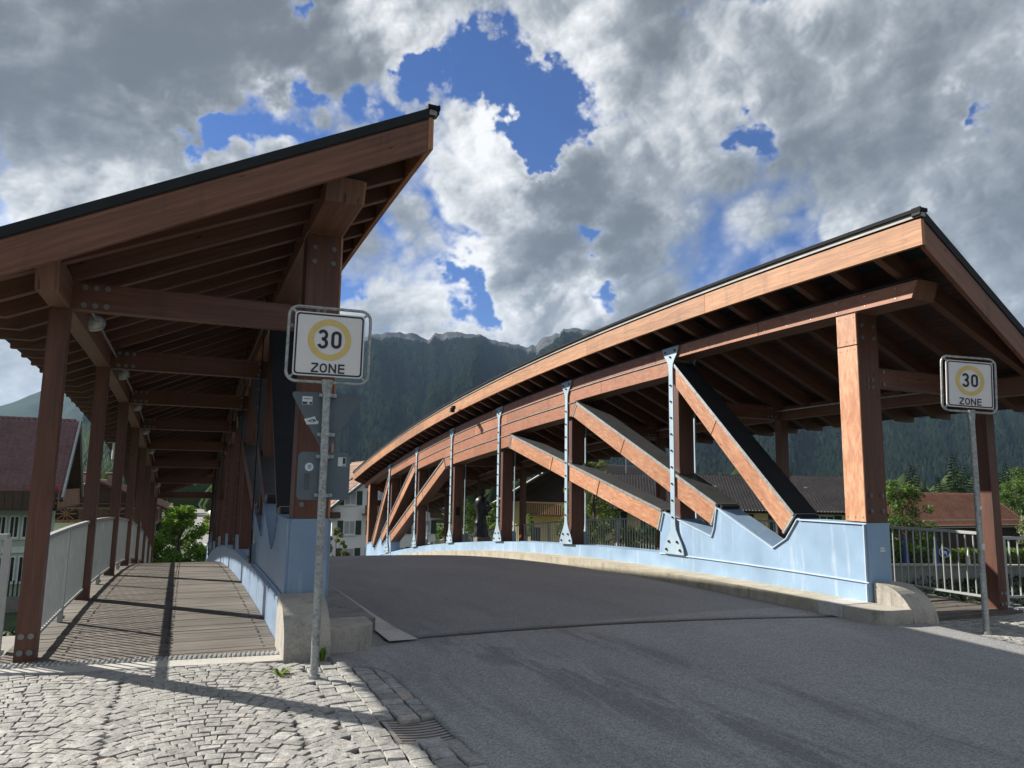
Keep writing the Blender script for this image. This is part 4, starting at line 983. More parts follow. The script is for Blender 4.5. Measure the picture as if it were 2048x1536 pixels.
# ------------------------------------------------------------------ railings
def railing(q, at, label):
    T = thing('railing', at(q.ao+.08, 0, q.deck), label, 'railing', 'steel railings along the footways')
    base = Vector(T.location); a = q.ao+.085
    bb = MB(); bb.box(-.010, .010, -.006, .006, 0, q.rail-.20); barmesh = None
    for k in range(7):
        s0, s1 = k*BAY+.19+(.03 if k == 0 else 0), (k+1)*BAY-.02
        n_ = 6; m_ = MB(); zb = .155; zt = q.rail
        for i in range(n_):
            sa, sb = s0+(s1-s0)*i/n_, s0+(s1-s0)*(i+1)/n_; d_ = q.deck
            m_.hexa([at(a-.03,sa,d_+zt-.04), at(a+.03,sa,d_+zt-.04), at(a+.03,sa,d_+zt), at(a-.03,sa,d_+zt), at(a-.03,sb,d_+zt-.04), at(a+.03,sb,d_+zt-.04), at(a+.03,sb,d_+zt), at(a-.03,sb,d_+zt)])
        pn = m_.build('handrail', 'galv_rail', T); m_ = MB()
        for i in range(n_):
            sa, sb = s0+(s1-s0)*i/n_, s0+(s1-s0)*(i+1)/n_; d_ = q.deck
            m_.hexa([at(a-.022,sa,d_+zb-.03), at(a+.022,sa,d_+zb-.03), at(a+.022,sa,d_+zb), at(a-.022,sa,d_+zb), at(a-.022,sb,d_+zb-.03), at(a+.022,sb,d_+zb-.03), at(a+.022,sb,d_+zb), at(a-.022,sb,d_+zb)])
        m_.build('bottom_rail', 'galv_rail', T)
        nb = 31
        for i in range(nb):
            s = s0+(s1-s0)*(i+.5)/nb
            if i == nb//2:
                m_ = MB(); m_.hexa([at(a-.025,s-.03,q.deck), at(a+.025,s-.03,q.deck), at(a+.025,s+.03,q.deck), at(a-.025,s+.03,q.deck), at(a-.025,s-.03,q.deck+zt-.04), at(a+.025,s-.03,q.deck+zt-.04), at(a+.025,s+.03,q.deck+zt-.04), at(a-.025,s+.03,q.deck+zt-.04)])
                m_.disc(at(a-.025,s,q.deck+.05), (-q.sg*-1 if False else -q.sg,0,0), .018, .02, 8); m_.build('baluster_post', 'galv_rail', T); continue
            p = at(a, s, q.deck+zb)
            if barmesh is None:
                o = bb.build('bar', 'galv_rail', pn); barmesh = o.data
                o.matrix_parent_inverse = Matrix.Identity(4); o.location = p
            else: place('bar', barmesh, p, pn)
    for k in (1, 2): pass
railing(QL, atL, 'galvanised railing between the left footway posts')
railing(QR, atR, 'galvanised railing between the right footway posts, seen through the truss')
# wing railings leading away from the ends
def wing(pts, hts, label, posts, nb):
    T = thing('wing_railing', pts[0], label, 'railing'); pts = [Vector(p) for p in pts]
    m_ = MB()
    for i in range(len(pts)-1): m_.beam(pts[i]+Vector((0,0,hts[i]-.02)), pts[i+1]+Vector((0,0,hts[i+1]-.02)), .06, .042)
    m_.build('handrail', 'galv_rail', T); m_ = MB()
    for i in range(len(pts)-1): m_.beam(pts[i]+Vector((0,0,.135)), pts[i+1]+Vector((0,0,.135)), .045, .03)
    m_.build('bottom_rail', 'galv_rail', T)
    for (i, f) in posts:
        p = pts[i].lerp(pts[i+1], f); hh = hts[i]+(hts[i+1]-hts[i])*f; m_ = MB(); m_.box(p.x-.03, p.x+.03, p.y-.025, p.y+.025, p.z-.02, p.z+hh-.04); m_.box(p.x-.05, p.x+.05, p.y-.05, p.y+.05, p.z-.03, p.z+.01); m_.build('post', 'galv_rail', T)
    for i in range(len(pts)-1):
        L = (pts[i+1]-pts[i]).length; n_ = max(1, int(L/.125))
        for k in range(n_):
            f = (k+.5)/n_; p = pts[i].lerp(pts[i+1], f); hh = hts[i]+(hts[i+1]-hts[i])*f; m_ = MB(); m_.box(p.x-.006, p.x+.006, p.y-.010, p.y+.010, p.z+.13, p.z+hh-.04); m_.build('bar', 'galv_rail', T)
wing([(-1.52,8.42,.0), (-2.6,8.75,-.02), (-4.2,9.0,-.1), (-7,9.1,-.2)], [1.08,1.07,1.05,1.05], 'galvanised wing railing left of the nearest footway post', [(0,0.0),(1,.9),(2,.6)], 30)
wing([(10.52,6.88,.03), (10.95,6.80,.03), (11.6,6.45,-.02), (12.6,5.9,-.05), (14,5.2,-.05)], [.97,.96,.92,.9,.9], 'galvanised wing railing bending away right of the right footway', [(0,.25),(2,.5)], 20)
# ------------------------------------------------------------------ signs
def text_mesh(txt, size, width_scale=1.0):
    cu = bpy.data.curves.new('lettering', 'FONT'); cu.body = txt; cu.size = size; cu.extrude = .0006; cu.align_x = 'CENTER'; cu.align_y = 'CENTER'; cu.offset = .0
    o = bpy.data.objects.new('tmp', cu); COL.objects.link(o); dg = bpy.context.evaluated_depsgraph_get(); me = bpy.data.meshes.new_from_object(o.evaluated_get(dg)); bpy.data.objects.remove(o); return me
def rrect(w, h, r, seg=6):
    p = []
    for cx_, cy_, a0 in ((w/2-r, h/2-r, 0), (-w/2+r, h/2-r, 90), (-w/2+r, -h/2+r, 180), (w/2-r, -h/2+r, 270)):
        for k in range(seg+1): a = R(a0+90*k/seg); p.append((cx_+r*math.cos(a), cy_+r*math.sin(a)))
    return p
def stroke(pts, w, closed=False):
    """thick line letter stroke as quads in the sign plane"""
    out = []; n = len(pts); L = []; Rr = []
    for i in range(n):
        a = Vector(pts[(i-1) % n] if closed or i > 0 else pts[i]); c = Vector(pts[(i+1) % n] if closed or i < n-1 else pts[i]); t = (c-a).normalized(); nn = Vector((-t.y, t.x)); p = Vector(pts[i])
        L.append(p+nn*w/2); Rr.append(p-nn*w/2)
    m_ = n if closed else n-1
    for i in range(m_): j = (i+1) % n; out.append((L[i], Rr[i], Rr[j], L[j]))
    return out
def arc(cx_, cy_, rx, ry, a0, a1, n=14): return [(cx_+rx*math.cos(R(a0+(a1-a0)*k/n)), cy_+ry*math.sin(R(a0+(a1-a0)*k/n))) for k in range(n+1)]
def glyphs(kind, x, y, h, w, sw):
    """DIN-like letters"""
    q = []
    if kind == '3': 
        q += stroke(arc(x, y+h*.24, w*.42, h*.22, 160, -90), sw); q += stroke(arc(x, y-h*.23, w*.46, h*.23, 90, -165), sw); q += stroke([(x-w*.14, y+h*.02), (x+.0, y+h*.02)], sw)
    if kind in '0O': 
        r = w*.46; k = h/2-r*1.05
        q += stroke(arc(x, y+k-sw*.4, r, r*.95, 0, 180, 12)+arc(x, y-k+sw*.4, r, r*.95, 180, 360, 12), sw, True)
    if kind == 'Z': q += stroke([(x-w*.44, y+h/2-sw/2), (x+w*.44, y+h/2-sw/2)], sw)+stroke([(x+w*.38, y+h/2-sw*.9), (x-w*.38, y-h/2+sw*.9)], sw*1.05)+stroke([(x-w*.46, y-h/2+sw/2), (x+w*.46, y-h/2+sw/2)], sw)
    if kind == 'N': q += stroke([(x-w*.40, y-h/2), (x-w*.40, y+h/2)], sw)+stroke([(x+w*.40, y-h/2), (x+w*.40, y+h/2)], sw)+stroke([(x-w*.40, y+h/2-sw*.4), (x+w*.40, y-h/2+sw*.4)], sw)
    if kind == 'E': q += stroke([(x-w*.34, y-h/2), (x-w*.34, y+h/2)], sw)+[s_ for yy_ in (h/2-sw/2, .015*h, -h/2+sw/2) for s_ in stroke([(x-w*.36, y+yy_), (x+w*(.42 if yy_ else .3), y+yy_)], sw)]
    return q
def zone_sign(base, rz, tilt, label, pole_top, extra, lean):
    T = thing('zone_sign', base, label, 'traffic sign', 'zone signs at the bridge end'); base = Vector(base)
    M = Matrix.Translation(base) @ Matrix.Rotation(R(rz), 4, 'Z')
    Ms = Matrix.Translation(base+Vector((lean[0], lean[1], pole_top+.33))) @ Matrix.Rotation(R(rz), 4, 'Z') @ Matrix.Rotation(R(tilt), 4, 'Y')
    top = base+Vector((lean[0], lean[1], pole_top))
    b = MB(); b.tube([base+Vector((0,0,-.05)), top], .034, 16); b.tube([base+Vector((0,0,.0)), base+Vector((0,0,.03))], .05, 16); b.tube([top-Vector((0,0,.12)), top+Vector((0,0,.02))], [.036, .05], 16); b.build('pole', 'galv', T, smooth=False)
    # tubular frame
    ring = rrect(.70, .66, .085, 8); b = MB(); pts = [Ms @ Vector((x, .0, z)) for x, z in ring]; b.tube(pts+[pts[0], pts[1]], .0135, 10, cap=False); b.build('tube_frame', 'galv', T, smooth=True)
    for sx, sz in ((1,1),(1,-1),(-1,1),(-1,-1)): b = MB(); b.tube([Ms @ Vector((sx*.325, 0, sz*.305)), Ms @ Vector((sx*.288, -.012, sz*.27))], .011, 8); b.build('corner_lug', 'galv', T)
    def flat(name, poly, y0, y1, mt, par):
        b = MB(); n_ = len(poly)
        fr = [Ms @ Vector((x, y0, z)) for x, z in poly]; bk = [Ms @ Vector((x, y1, z)) for x, z in poly]
        b.quad(fr); b.quad(bk[::-1])
        for i in range(n_): j = (i+1) % n_; b.quad([fr[j], fr[i], bk[i], bk[j]])
        return b.build(name, mt, par)
    pn = flat('sign_panel', rrect(.60, .565, .035), -.020, -.004, 'sign_white', T)
    def annulus(name, o_, i_, mt, y):
        b = MB(); n_ = len(o_)
        for k in range(n_):
            j = (k+1) % n_; f = [Ms @ Vector((x, y, z)) for x, z in (o_[k], o_[j], i_[j], i_[k])]; b.quad(f)
        return b.build(name, mt, pn)
    annulus('border', rrect(.578, .543, .030), rrect(.550, .515, .022), 'sign_black', -.0225)
    cz = .045; ci = lambda r: [(r*math.cos(2*math.pi*k/48), cz+r*math.sin(2*math.pi*k/48)*.985) for k in range(48)]
    annulus('speed_ring', ci(.186), ci(.134), 'sign_ring', -.0225)
    b = MB()
    for f in glyphs('3', -.058, cz+.003, .157, .072, .027)+glyphs('0', .058, cz+.003, .157, .068, .027): b.quad([Ms @ Vector((p.x, -.0235, p.y)) for p in f])
    b.build('number', 'sign_black', pn)
    b = MB(); cz2 = -.208
    for ch, x, w_ in (('Z', -.114, .066), ('O', -.041, .052), ('N', .036, .064), ('E', .113, .064)):
        for f in glyphs(ch, x, cz2, .083, w_, .0138): b.quad([Ms @ Vector((p.x, -.0235, p.y)) for p in f])
    b.build('word', 'sign_black', pn)
    if extra:
        def plate(name, poly, zc, yk):
            b = MB(); fr = [M @ Vector((x, yk, zc+z)) for x, z in poly]; bk = [M @ Vector((x, yk+.004, zc+z)) for x, z in poly]; n_ = len(poly)
            b.quad(fr); b.quad(bk[::-1])
            for i in range(n_): j = (i+1) % n_; b.quad([fr[j], fr[i], bk[i], bk[j]])
            return b.build(name, 'sign_back', T)
        tri = []; Rr = .04
        corners = [(-.315, .265), (.315, .265), (0, -.285)]
        for i, (cx_, cz_) in enumerate(corners):
            c = Vector((cx_, cz_)); a = Vector(corners[i-1])-c; d = Vector(corners[(i+1) % 3])-c
            for t in np.linspace(0, 1, 6): p = c+a.normalized()*.055*(1-t)**2+d.normalized()*.055*t**2; tri.append((p.x, p.y))
        tp = plate('yield_plate', tri[::-1], 2.125, .055); sp_ = plate('square_plate', rrect(.44, .41, .045), 1.665, .055)
        def stick(poly, zc, mt, par, y=.052):
            b = MB(); b.quad([M @ Vector((x, y, zc+z)) for x, z in poly]); b.build('sticker', mt, par)
        bx_ = lambda x, z, w, h_: [(x-w/2, z-h_/2), (x+w/2, z-h_/2), (x+w/2, z+h_/2), (x-w/2, z+h_/2)]
        stick(bx_(-.17, .19, .085, .072), 2.125, 'sticker', tp); stick(bx_(-.17, .168, .08, .022), 2.125, 'sticker_dark', tp, .0515); stick(bx_(-.168, .205, .06, .006), 2.125, 'sticker_dark', tp, .0515); stick(bx_(-.16, .168, .02, .016), 2.125, 'sticker', tp, .051)
        stick([(-.19,.028),(-.165,-.02),(-.07,-.012),(-.065,.01),(-.085,.02),(-.10,.055),(-.135,.042)][::1], 2.125, 'sticker', tp); stick([(-.165,.005),(-.085,.008),(-.10,.03),(-.13,.028)], 2.125, 'sticker_green', tp, .0515); stick([(-.14,.0),(-.105,.0),(-.112,.024),(-.133,.024)], 2.125, 'sticker_blue', tp, .051)
        stick([(-.125+.036*math.cos(a*math.pi/10), .075+.036*math.sin(a*math.pi/10)) for a in range(20)], 1.665, 'sticker', sp_); stick([(-.13,.055),(-.112,.06),(-.105,.085),(-.12,.1),(-.14,.085)], 1.665, 'sticker_blue', sp_, .0515)
        stick(bx_(.15, .125, .07, .078), 1.665, 'sticker', sp_); stick(bx_(.168, .125, .026, .07), 1.665, 'sticker_dark', sp_, .0515); stick([(.155,.095),(.18,.095),(.168,.112)], 1.665, 'sticker', sp_, .051)
        stick(bx_(-.14, -.05, .045, .14), 1.665, 'glue', sp_)
        for zc in (2.362, 2.02, 1.83, 1.50):
            b = MB(); b.tube([M @ Vector((0, 0, zc-.016)), M @ Vector((0, 0, zc+.016))], .040, 16)
            for sx in (-1, 1):
                q0 = M @ Vector((sx*.036, .02, zc)); b.beam(M @ Vector((sx*.034, .025, zc)), M @ Vector((sx*.075, .025, zc)), .03, .024, (0,1,0)); b.disc(M @ Vector((sx*.06, .005, zc)), M.to_3x3() @ Vector((0,-1,0)), .011, .014, 8)
            b.build('clamp', 'galv', T)
    else:
        b = MB(); b.quad([(base.x-.036+lean[0]*.4, base.y-.036, base.z+1.02+z) for z in (0,)]*0 or [(base.x+x+lean[0]*.36, base.y-.0365+lean[1]*.36, base.z+z) for x, z in ((-.02,.95),(.024,.95),(.024,1.02),(-.02,1.02))]); b.build('sticker', 'sticker', T)
        b = MB(); b.quad([(base.x+lean[0]*.55+.002+.022*math.cos(a*.524), base.y-.0368+lean[1]*.55, base.z+1.43+.026*math.sin(a*.524)) for a in range(12)]); b.build('sticker', 'sticker', T)
zone_sign((1.072, 6.442, 0), -5.7, .3, 'square zone-30 sign on a near pole that also carries two grey sign backs', 2.475, True, (-.012, 0))
zone_sign((8.52, 5.755, 0), -17.5, 2.6, 'square zone-30 sign on a plain pole by the right footway end', 2.56, False, (.0, .0))

# ------------------------------------------------------------------ statue on the right footway
def statue(x, y, z):
    T = thing('statue', (x, y, z), 'dark bronze robed statue with raised hands behind the parapet', 'statue')
    b = MB(); b.box(x-.22, x+.22, y-.22, y+.22, z, z+.62, 2); o = b.build('pedestal', 'plinth', T); md = o.modifiers.new('bevel', 'BEVEL'); md.width = .015
    # robed figure: stacked lumpy rings, facing +x (towards the river)
    prof_ = [(0,.27,.25,0),(.10,.265,.25,-.01),(.22,.245,.235,-.01),(.36,.215,.21,-.015),(.46,.20,.195,-.03),(.50,.225,.21,-.035),(.56,.195,.19,-.03),(.75,.17,.175,-.02),(.95,.175,.185,-.01),(1.08,.185,.20,-.015),(1.18,.20,.225,-.03),(1.30,.205,.245,-.05),(1.42,.185,.245,-.06),(1.52,.155,.215,-.05),(1.58,.10,.13,-.035),(1.62,.066,.07,-.02),(1.66,.062,.066,-.01)]
    V = []; F = []; n_ = 28; zb = z+.62
    for i, (h_, rx, ry, ox) in enumerate(prof_):
        for k in range(n_):
            a = 2*math.pi*k/n_; fold = 1+.055*math.sin(a*7+h_*3)*(1-h_/1.7)+.03*math.sin(a*3+h_*11)+random.uniform(-.012, .012)
            V.append((x+ox+rx*1.18*fold*math.cos(a), y+ry*1.15*fold*math.sin(a), zb+h_+.02*math.sin(a*2+1)*(h_ > .3)*(h_ < 1.45)))
    for i in range(len(prof_)-1):
        for k in range(n_): j = (k+1) % n_; F.append((i*n_+k, i*n_+j, (i+1)*n_+j, (i+1)*n_+k))
    # head
    hb = len(V); hc = Vector((x+.01, y, zb+1.77)); ns_ = 12
    for i in range(ns_+1):
        th = math.pi*i/ns_
        for k in range(n_):
            a = 2*math.pi*k/n_; r = math.sin(th); px, py, pz = .108*r*math.cos(a), .083*r*math.sin(a), -.125*math.cos(th)
            if abs(math.sin(a)) < .3 and math.cos(a) > 0: px += .022*math.exp(-((pz+.005)/.022)**2)-.010*math.exp(-((pz-.03)/.018)**2)+.008*math.exp(-((pz+.06)/.02)**2)
            if pz < -.03 and math.cos(a) > .2: px += .022*(min(1, (-.03-pz)/.07))
            if abs(math.cos(a)) < .25 and abs(pz) < .03: py *= 1.12
            V.append((hc.x+px, hc.y+py, hc.z+pz))
    for i in range(ns_):
        for k in range(n_): j = (k+1) % n_; F.append((hb+i*n_+k, hb+i*n_+j, hb+(i+1)*n_+j, hb+(i+1)*n_+k))
    # sleeves: wide hanging tubes rising to the raised hands
    def limb(pts, rad, sq=1.0):
        base_ = len(V); m_ = 12
        for i, (p, r) in enumerate(zip(pts, rad)):
            p = Vector(p); t = (Vector(pts[min(i+1, len(pts)-1)])-Vector(pts[max(i-1, 0)])).normalized(); a1 = t.cross(Vector((0,1,.2))).normalized(); a2 = t.cross(a1)
            for k in range(m_): an = 2*math.pi*k/m_; V.append(tuple(p+a1*r*math.cos(an)+a2*r*math.sin(an)*sq))
        for i in range(len(pts)-1):
            for k in range(m_): j = (k+1) % m_; F.append((base_+i*m_+k, base_+i*m_+j, base_+(i+1)*m_+j, base_+(i+1)*m_+k))
        F.append(tuple(base_+k for k in range(m_))[::-1]); F.append(tuple(base_+(len(pts)-1)*m_+k for k in range(m_)))
    for sy in (-1, 1):
        limb([(x-.04, y+sy*.19, zb+1.45), (x-.03, y+sy*.235, zb+1.25), (x+.05, y+sy*.215, zb+1.08), (x+.18, y+sy*.15, zb+1.12), (x+.26, y+sy*.11, zb+1.22)], [.075,.085,.105,.085,.045])
        limb([(x+.06, y+sy*.21, zb+1.05), (x+.15, y+sy*.17, zb+.94), (x+.20, y+sy*.15, zb+.82)], [.09,.07,.02])
        hx, hy, hz = x+.265, y+sy*.105, zb+1.24
        limb([(hx-.02, hy, hz-.03), (hx, hy, hz+.02), (hx+.005, hy, hz+.075)], [.026,.036,.034], .55)
        for f_, (dx, dy, ln_) in enumerate(((-.020,.0,.062),(-.007,.0,.075),(.007,.0,.078),(.021,.0,.068))): limb([(hx+dx, hy, hz+.07), (hx+dx*1.5+.004, hy+sy*.004, hz+.07+ln_*.55), (hx+dx*1.9, hy-sy*.004, hz+.07+ln_)], [.0095,.009,.006])
        limb([(hx-.026, hy-sy*.012, hz+.012), (hx-.05, hy-sy*.018, hz+.045), (hx-.055, hy-sy*.02, hz+.075)], [.011,.010,.007])
    k_ = .77; V = [(x+(p[0]-x)*k_, y+(p[1]-y)*k_, zb+(p[2]-zb)*k_) for p in V]
    me = bpy.data.meshes.new('figure'); me.from_pydata(V, [], F); me.materials.append(MATS['bronze']); me.polygons.foreach_set('use_smooth', [True]*len(me.polygons)); me.update()
    o = bpy.data.objects.new('figure', me); link(o, T); o.matrix_parent_inverse = Matrix.Translation(-Vector(T.location))
ps = atR(.72, 3.80*BAY, QR.deck); statue(ps.x, ps.y, ps.z)
# ------------------------------------------------------------------ buildings across the river
def roof_tiles(name, p00, p10, p01, mt, T, row=.34, wav=.30, hgt=.075, thick=.10):
    """tiled slope: p00-p10 along the eave, p00-p01 up the slope; stepped, corrugated rows"""
    p00, p10, p01 = Vector(p00), Vector(p10), Vector(p01); e = p10-p00; u = p01-p00; n = e.cross(u).normalized(); n = n if n.z > 0 else -n
    nr = max(2, int(u.length/row)); nc = max(2, int(e.length/wav)); k = 4
    cols = np.arange(nc*k+1)/(nc*k); V = []; F = []; m_ = len(cols); prof_ = np.maximum(0, np.sin(np.arange(nc*k+1)*2*math.pi/k))*hgt
    for r in range(nr):
        for (f, lift) in ((r/nr, .07), ((r+1)/nr, .0)):
            base = np.array(p00)[None]+np.array(u)[None]*f+np.array(e)[None]*cols[:,None]+np.array(n)[None]*(lift+prof_*1.0)[:,None]
            V.append(base)
        a = 2*r*m_
        for c in range(m_-1): F.append((a+c, a+c+1, a+m_+c+1, a+m_+c))
        if r: 
            for c in range(m_-1): F.append((a-m_+c, a-m_+c+1, a+c+1, a+c))
    v = np.concatenate(V); f = np.array(F)
    o = np_mesh(name, v, f, mt, T); tag(o, kind='stuff')
    b = MB(); b.hexa([p00-n*.02, p10-n*.02, p10-n*thick, p00-n*thick, p01-n*.02, p01+e-n*.02, p01+e-n*thick, p01-n*thick]); b.build('roof_slab', 'wood_dark', T)
    return o
def window(T, c, w, h_, axis, out, shutter=None, frame='trim_white', curtain=False):
    """window in a wall: axis = unit vector along the wall, out = outward normal"""
    c = Vector(c); ax = Vector(axis); o_ = Vector(out); z = Vector((0,0,1)); b = MB()
    def bx(m_, cx_, cz_, ww, hh, d0, d1): 
        p = c+ax*cx_+z*cz_; r0 = [p-ax*ww/2-z*hh/2+o_*d0, p+ax*ww/2-z*hh/2+o_*d0, p+ax*ww/2+z*hh/2+o_*d0, p-ax*ww/2+z*hh/2+o_*d0]; m_.hexa(r0+[q+o_*(d1-d0) for q in r0])
    bx(b, 0, 0, w, h_, -.06, .012); g = b.build('window', 'curtain' if curtain else 'window_glass', T)
    b = MB(); f = .07
    for (x_, z_, ww, hh) in ((0, h_/2, w+f, f), (0, -h_/2, w+f, f), (-w/2, 0, f, h_-f), (w/2, 0, f, h_-f), (0, 0, f*.7, h_-f)): bx(b, x_, z_, ww, hh, .0, .035)
    b.build('frame', frame, g)
    b = MB(); bx(b, 0, -h_/2-.07, w+.2, .06, 0, .10); b.build('sill', 'trim_white', g)
    if shutter:
        for sx in (-1, 1): b = MB(); bx(b, sx*(w/2+.03+w*.27), 0, w*.5, h_+.05, .015, .06); b.build('shutter', shutter, g)
def block(T, pts, z0, z1, mt, name='wall'):
    b = MB(); b.prism([(p[0], p[1]) for p in pts], z0, z1, 2); return b.build(name, mt, T)
def gable_house(name, label, O, rot, L, Wd, z0, ze, zr, wallm, tilem, over=.8, overg=.9, gable_mat=None, row=.36, wav=.3):
    """ridge along local x from 0..L, width Wd in local y centred; returns world mapper"""
    T = thing(name, (O[0], O[1], z0), label, 'house'); ca, sa = math.cos(R(rot)), math.sin(R(rot))
    Wm = lambda x, y, z: Vector((O[0]+x*ca-y*sa, O[1]+x*sa+y*ca, z))
    h = Wd/2; b = MB()
    b.hexa([Wm(0,-h,z0), Wm(0,h,z0), Wm(0,h,ze), Wm(0,-h,ze), Wm(L,-h,z0), Wm(L,h,z0), Wm(L,h,ze), Wm(L,-h,ze)]); b.build('wall', wallm, T)
    sl = (zr-ze)/h; b = MB(); zt = zr-.12
    for x0, x1 in ((0, .3), (L-.3, L)):
        b = MB(); poly0 = [Wm(x0,-h,ze), Wm(x0,h,ze), Wm(x0,0,zt)]; poly1 = [Wm(x1,-h,ze), Wm(x1,h,ze), Wm(x1,0,zt)]
        b.quad(poly0[::-1]); b.quad(poly1); b.quad([poly0[0], poly0[2], poly1[2], poly1[0]]); b.quad([poly0[1], poly1[1], poly1[2], poly0[2]])
        b.build('gable_wall', gable_mat or wallm, T)
    yo = h+over; zo = ze-sl*over
    roof_tiles('roof_tiles', Wm(-overg,-yo,zo), Wm(L+overg,-yo,zo), Wm(-overg,0,zr), tilem, T, row, wav)
    roof_tiles('roof_tiles', Wm(-overg,yo,zo), Wm(L+overg,yo,zo), Wm(-overg,0,zr), tilem, T, row, wav)
    b = MB(); n_ = int((L+2*overg)/.33)
    for k in range(n_): x = -overg+(k+.5)*.33; b.beam(Wm(x-.17,0,zr+.03), Wm(x+.15,0,zr+.06), .24, .12)
    b.build('ridge_tiles', tilem, T)
    return T, Wm
UX = Vector((1,0,0)); FY = Vector((0,-1,0))
# left: pale green house, brown glazed tiles, timber balcony
Z0 = -5.0
T, Wm = gable_house('green_house', 'pale green house with brown glazed tile roof and flower balcony at far left', (-26, 49.2), 0, 18.8, 6.4, Z0, 1.55, 5.0, 'plaster_green', 'tile_brown', .95, 1.3, 'wood_dark', .30, .25)
for zc, hh in ((-.88, 1.1), (-3.05, 1.3)):
    for k in range(12): window(T, (-7.55-k*.57, 46.0, zc), .40, hh, UX, FY, None)
for zc in (-2.05,): b = MB(); b.box(-26.05, -7.15, 45.93, 45.99, zc-.15, zc+.15); b.build('string_course', 'trim_white', T)
b = MB(); b.box(-26.2, -6.2, 44.9, 46.0, .0, .12); b.box(-7.2, -6.1, 44.9, 53.4, .0, .12); bal = b.build('balcony', 'wood_dark', T)
for k in range(54):
    b = MB(); b.box(-26.2+k*.37, -26.2+k*.37+.35, 44.88, 44.93, .12, 1.0); b.build('balcony_board', 'wood_dark', bal)
for k in range(22): b = MB(); b.box(-6.13, -6.08, 44.9+k*.385, 44.9+k*.385+.36, .12, 1.0); b.build('balcony_board', 'wood_balcony', bal)
b = MB(); b.box(-26.2, -6.07, 44.84, 44.95, 1.0, 1.08); b.box(-6.15, -6.05, 44.9, 53.3, 1.0, 1.08); b.build('balcony_rail', 'wood_balcony', bal)
b = MB()
for k in range(22): p = Vector((random.uniform(-7.4, -6.1), random.uniform(44.74, 44.86), random.uniform(.92, 1.25))); b.tube([p, p+Vector((random.uniform(-.1,.1), random.uniform(-.1,.05), .12))], [.045, .02], 5)
tag(b.build('flowers', 'flower', T), kind='stuff')
b = MB(); pass
for sy in (-1, 1): b.beam(Wm(20.05, sy*4.15, .60), Wm(20.05, 0, 4.98), .10, .30)
b.build('verge_board', 'galv', T)
# garden wall with a picket fence in front of it
w = thing('garden_wall', (-14, 42.4, -5.2), 'low grey wall with dark pickets before the green house', 'wall')
b = MB(); b.box(-30, -3.4, 42.3, 42.6, -6.2, -3.95); b.build('wall', 'concrete_wall', w)
for k in range(60): b = MB(); b.box(-14.5+k*.18, -14.5+k*.18+.07, 42.40, 42.44, -3.95, -3.2); b.build('picket', 'shutter_dark', w)
# chalet behind
T, Wm = gable_house('chalet', 'dark timber chalet with carved balcony and white ground floor, left of the tree', (-5.75, 60), 90, 10, 7.6, Z0, -.05, 1.55, 'plaster_white', 'tile_old', .9, 1.2, 'wood_dark', .4, .35)
b = MB(); b.box(-9.5, -2.0, 59.86, 59.985, -1.25, -.06); b.build('timber_storey', 'wood_dark', T)
b = MB(); b.box(-9.9, -1.6, 58.7, 59.9, -1.32, -1.2); bal = b.build('balcony', 'wood_balcony', T)
b = MB(); b.box(-9.9, -1.6, 58.66, 58.72, -.38, -.28); b.box(-9.9, -1.6, 58.66, 58.72, -1.2, -1.1); b.build('balcony_rail', 'wood_balcony', bal)
for k in range(42):
    x = -9.9+k*.2
    if -8.2 < x < -6.7 or -5 < x < -3.9: continue
    b = MB(); b.box(x, x+.19, 58.67, 58.71, -1.1, -.38); b.build('balcony_board', 'wood_dark', bal)
for c in (-7.45, -4.45):
    for k in range(5): b = MB(); a = k*math.pi/5; d = Vector((math.cos(a), 0, math.sin(a)))*.62; b.beam(Vector((c,58.65,-.70))-d, Vector((c,58.65,-.70))+d, .05, .08, (0,1,0)); b.build('carved_spoke', 'wood_balcony', bal)
b = MB(); 
for sx in (-1, 1): b.beam((-5.75, 58.75, 1.58), (-5.75+sx*4.75, 58.75, -.42), .12, .32, (0,1,0))
b.build('verge_board', 'wood_post', T); window(T, (-7.2, 59.98, -2.2), 1.6, .7, UX, FY, None, 'wood_balcony')
for x, mt in ((-7.0, 'chimney'), (-5.2, 'chimney')):
    b = MB(); b.box(x-.2, x+.2, 61.5, 61.9, .9, 2.0); ch = b.build('chimney', mt, T); b = MB(); b.box(x-.35, x+.35, 61.35, 62.05, 2.12, 2.2); b.build('chimney_cap', 'galv_bright', ch)
b = MB(); b.tube([(-4.6, 57.9, .55), (-4.85, 57.9, -1.9)], .045, 8); fp = b.build('flagpole', 'trim_white'); tag(fp, 'thin pale leaning pole before the chalet', 'pole')
# centre: white house
T, Wm = gable_house('white_house', 'white three-storey gabled house with green shutters beyond the road crest', (13.1, 52), 90, 12, 7.5, Z0, .25, 3.35, 'plaster_white', 'tile_old', .75, .55, None, .42, .38)
for zc in (.62, -1.42, -3.3):
    for x in (10.55, 12.55, 14.2, 16.05): 
        if zc > 0 and x > 15: continue
        window(T, (x, 52.0, zc), .78, .92, UX, FY, 'shutter_green', curtain=True)
b = MB(); b.box(11.4, 15.0, 51.1, 52.0, -.55, -.45); bal = b.build('balcony', 'wood_balcony', T)
for k in range(18): b = MB(); b.box(11.4+k*.2, 11.4+k*.2+.17, 51.06, 51.1, -.45, .15); b.build('balcony_board', 'wood_balcony', bal)
b = MB()
for sx in (-1, 1): b.beam((13.1, 51.42, 3.32), (13.1+sx*4.55, 51.42, -.43), .07, .26, (0,1,0))
b.build('verge_board', 'trim_white', T); b = MB()
for sx in (-1, 1): b.beam((13.1, 51.50, 3.10), (13.1+sx*4.5, 51.50, -.62), .07, .24, (0,1,0))
b.build('barge_board', 'wood_grey', T)
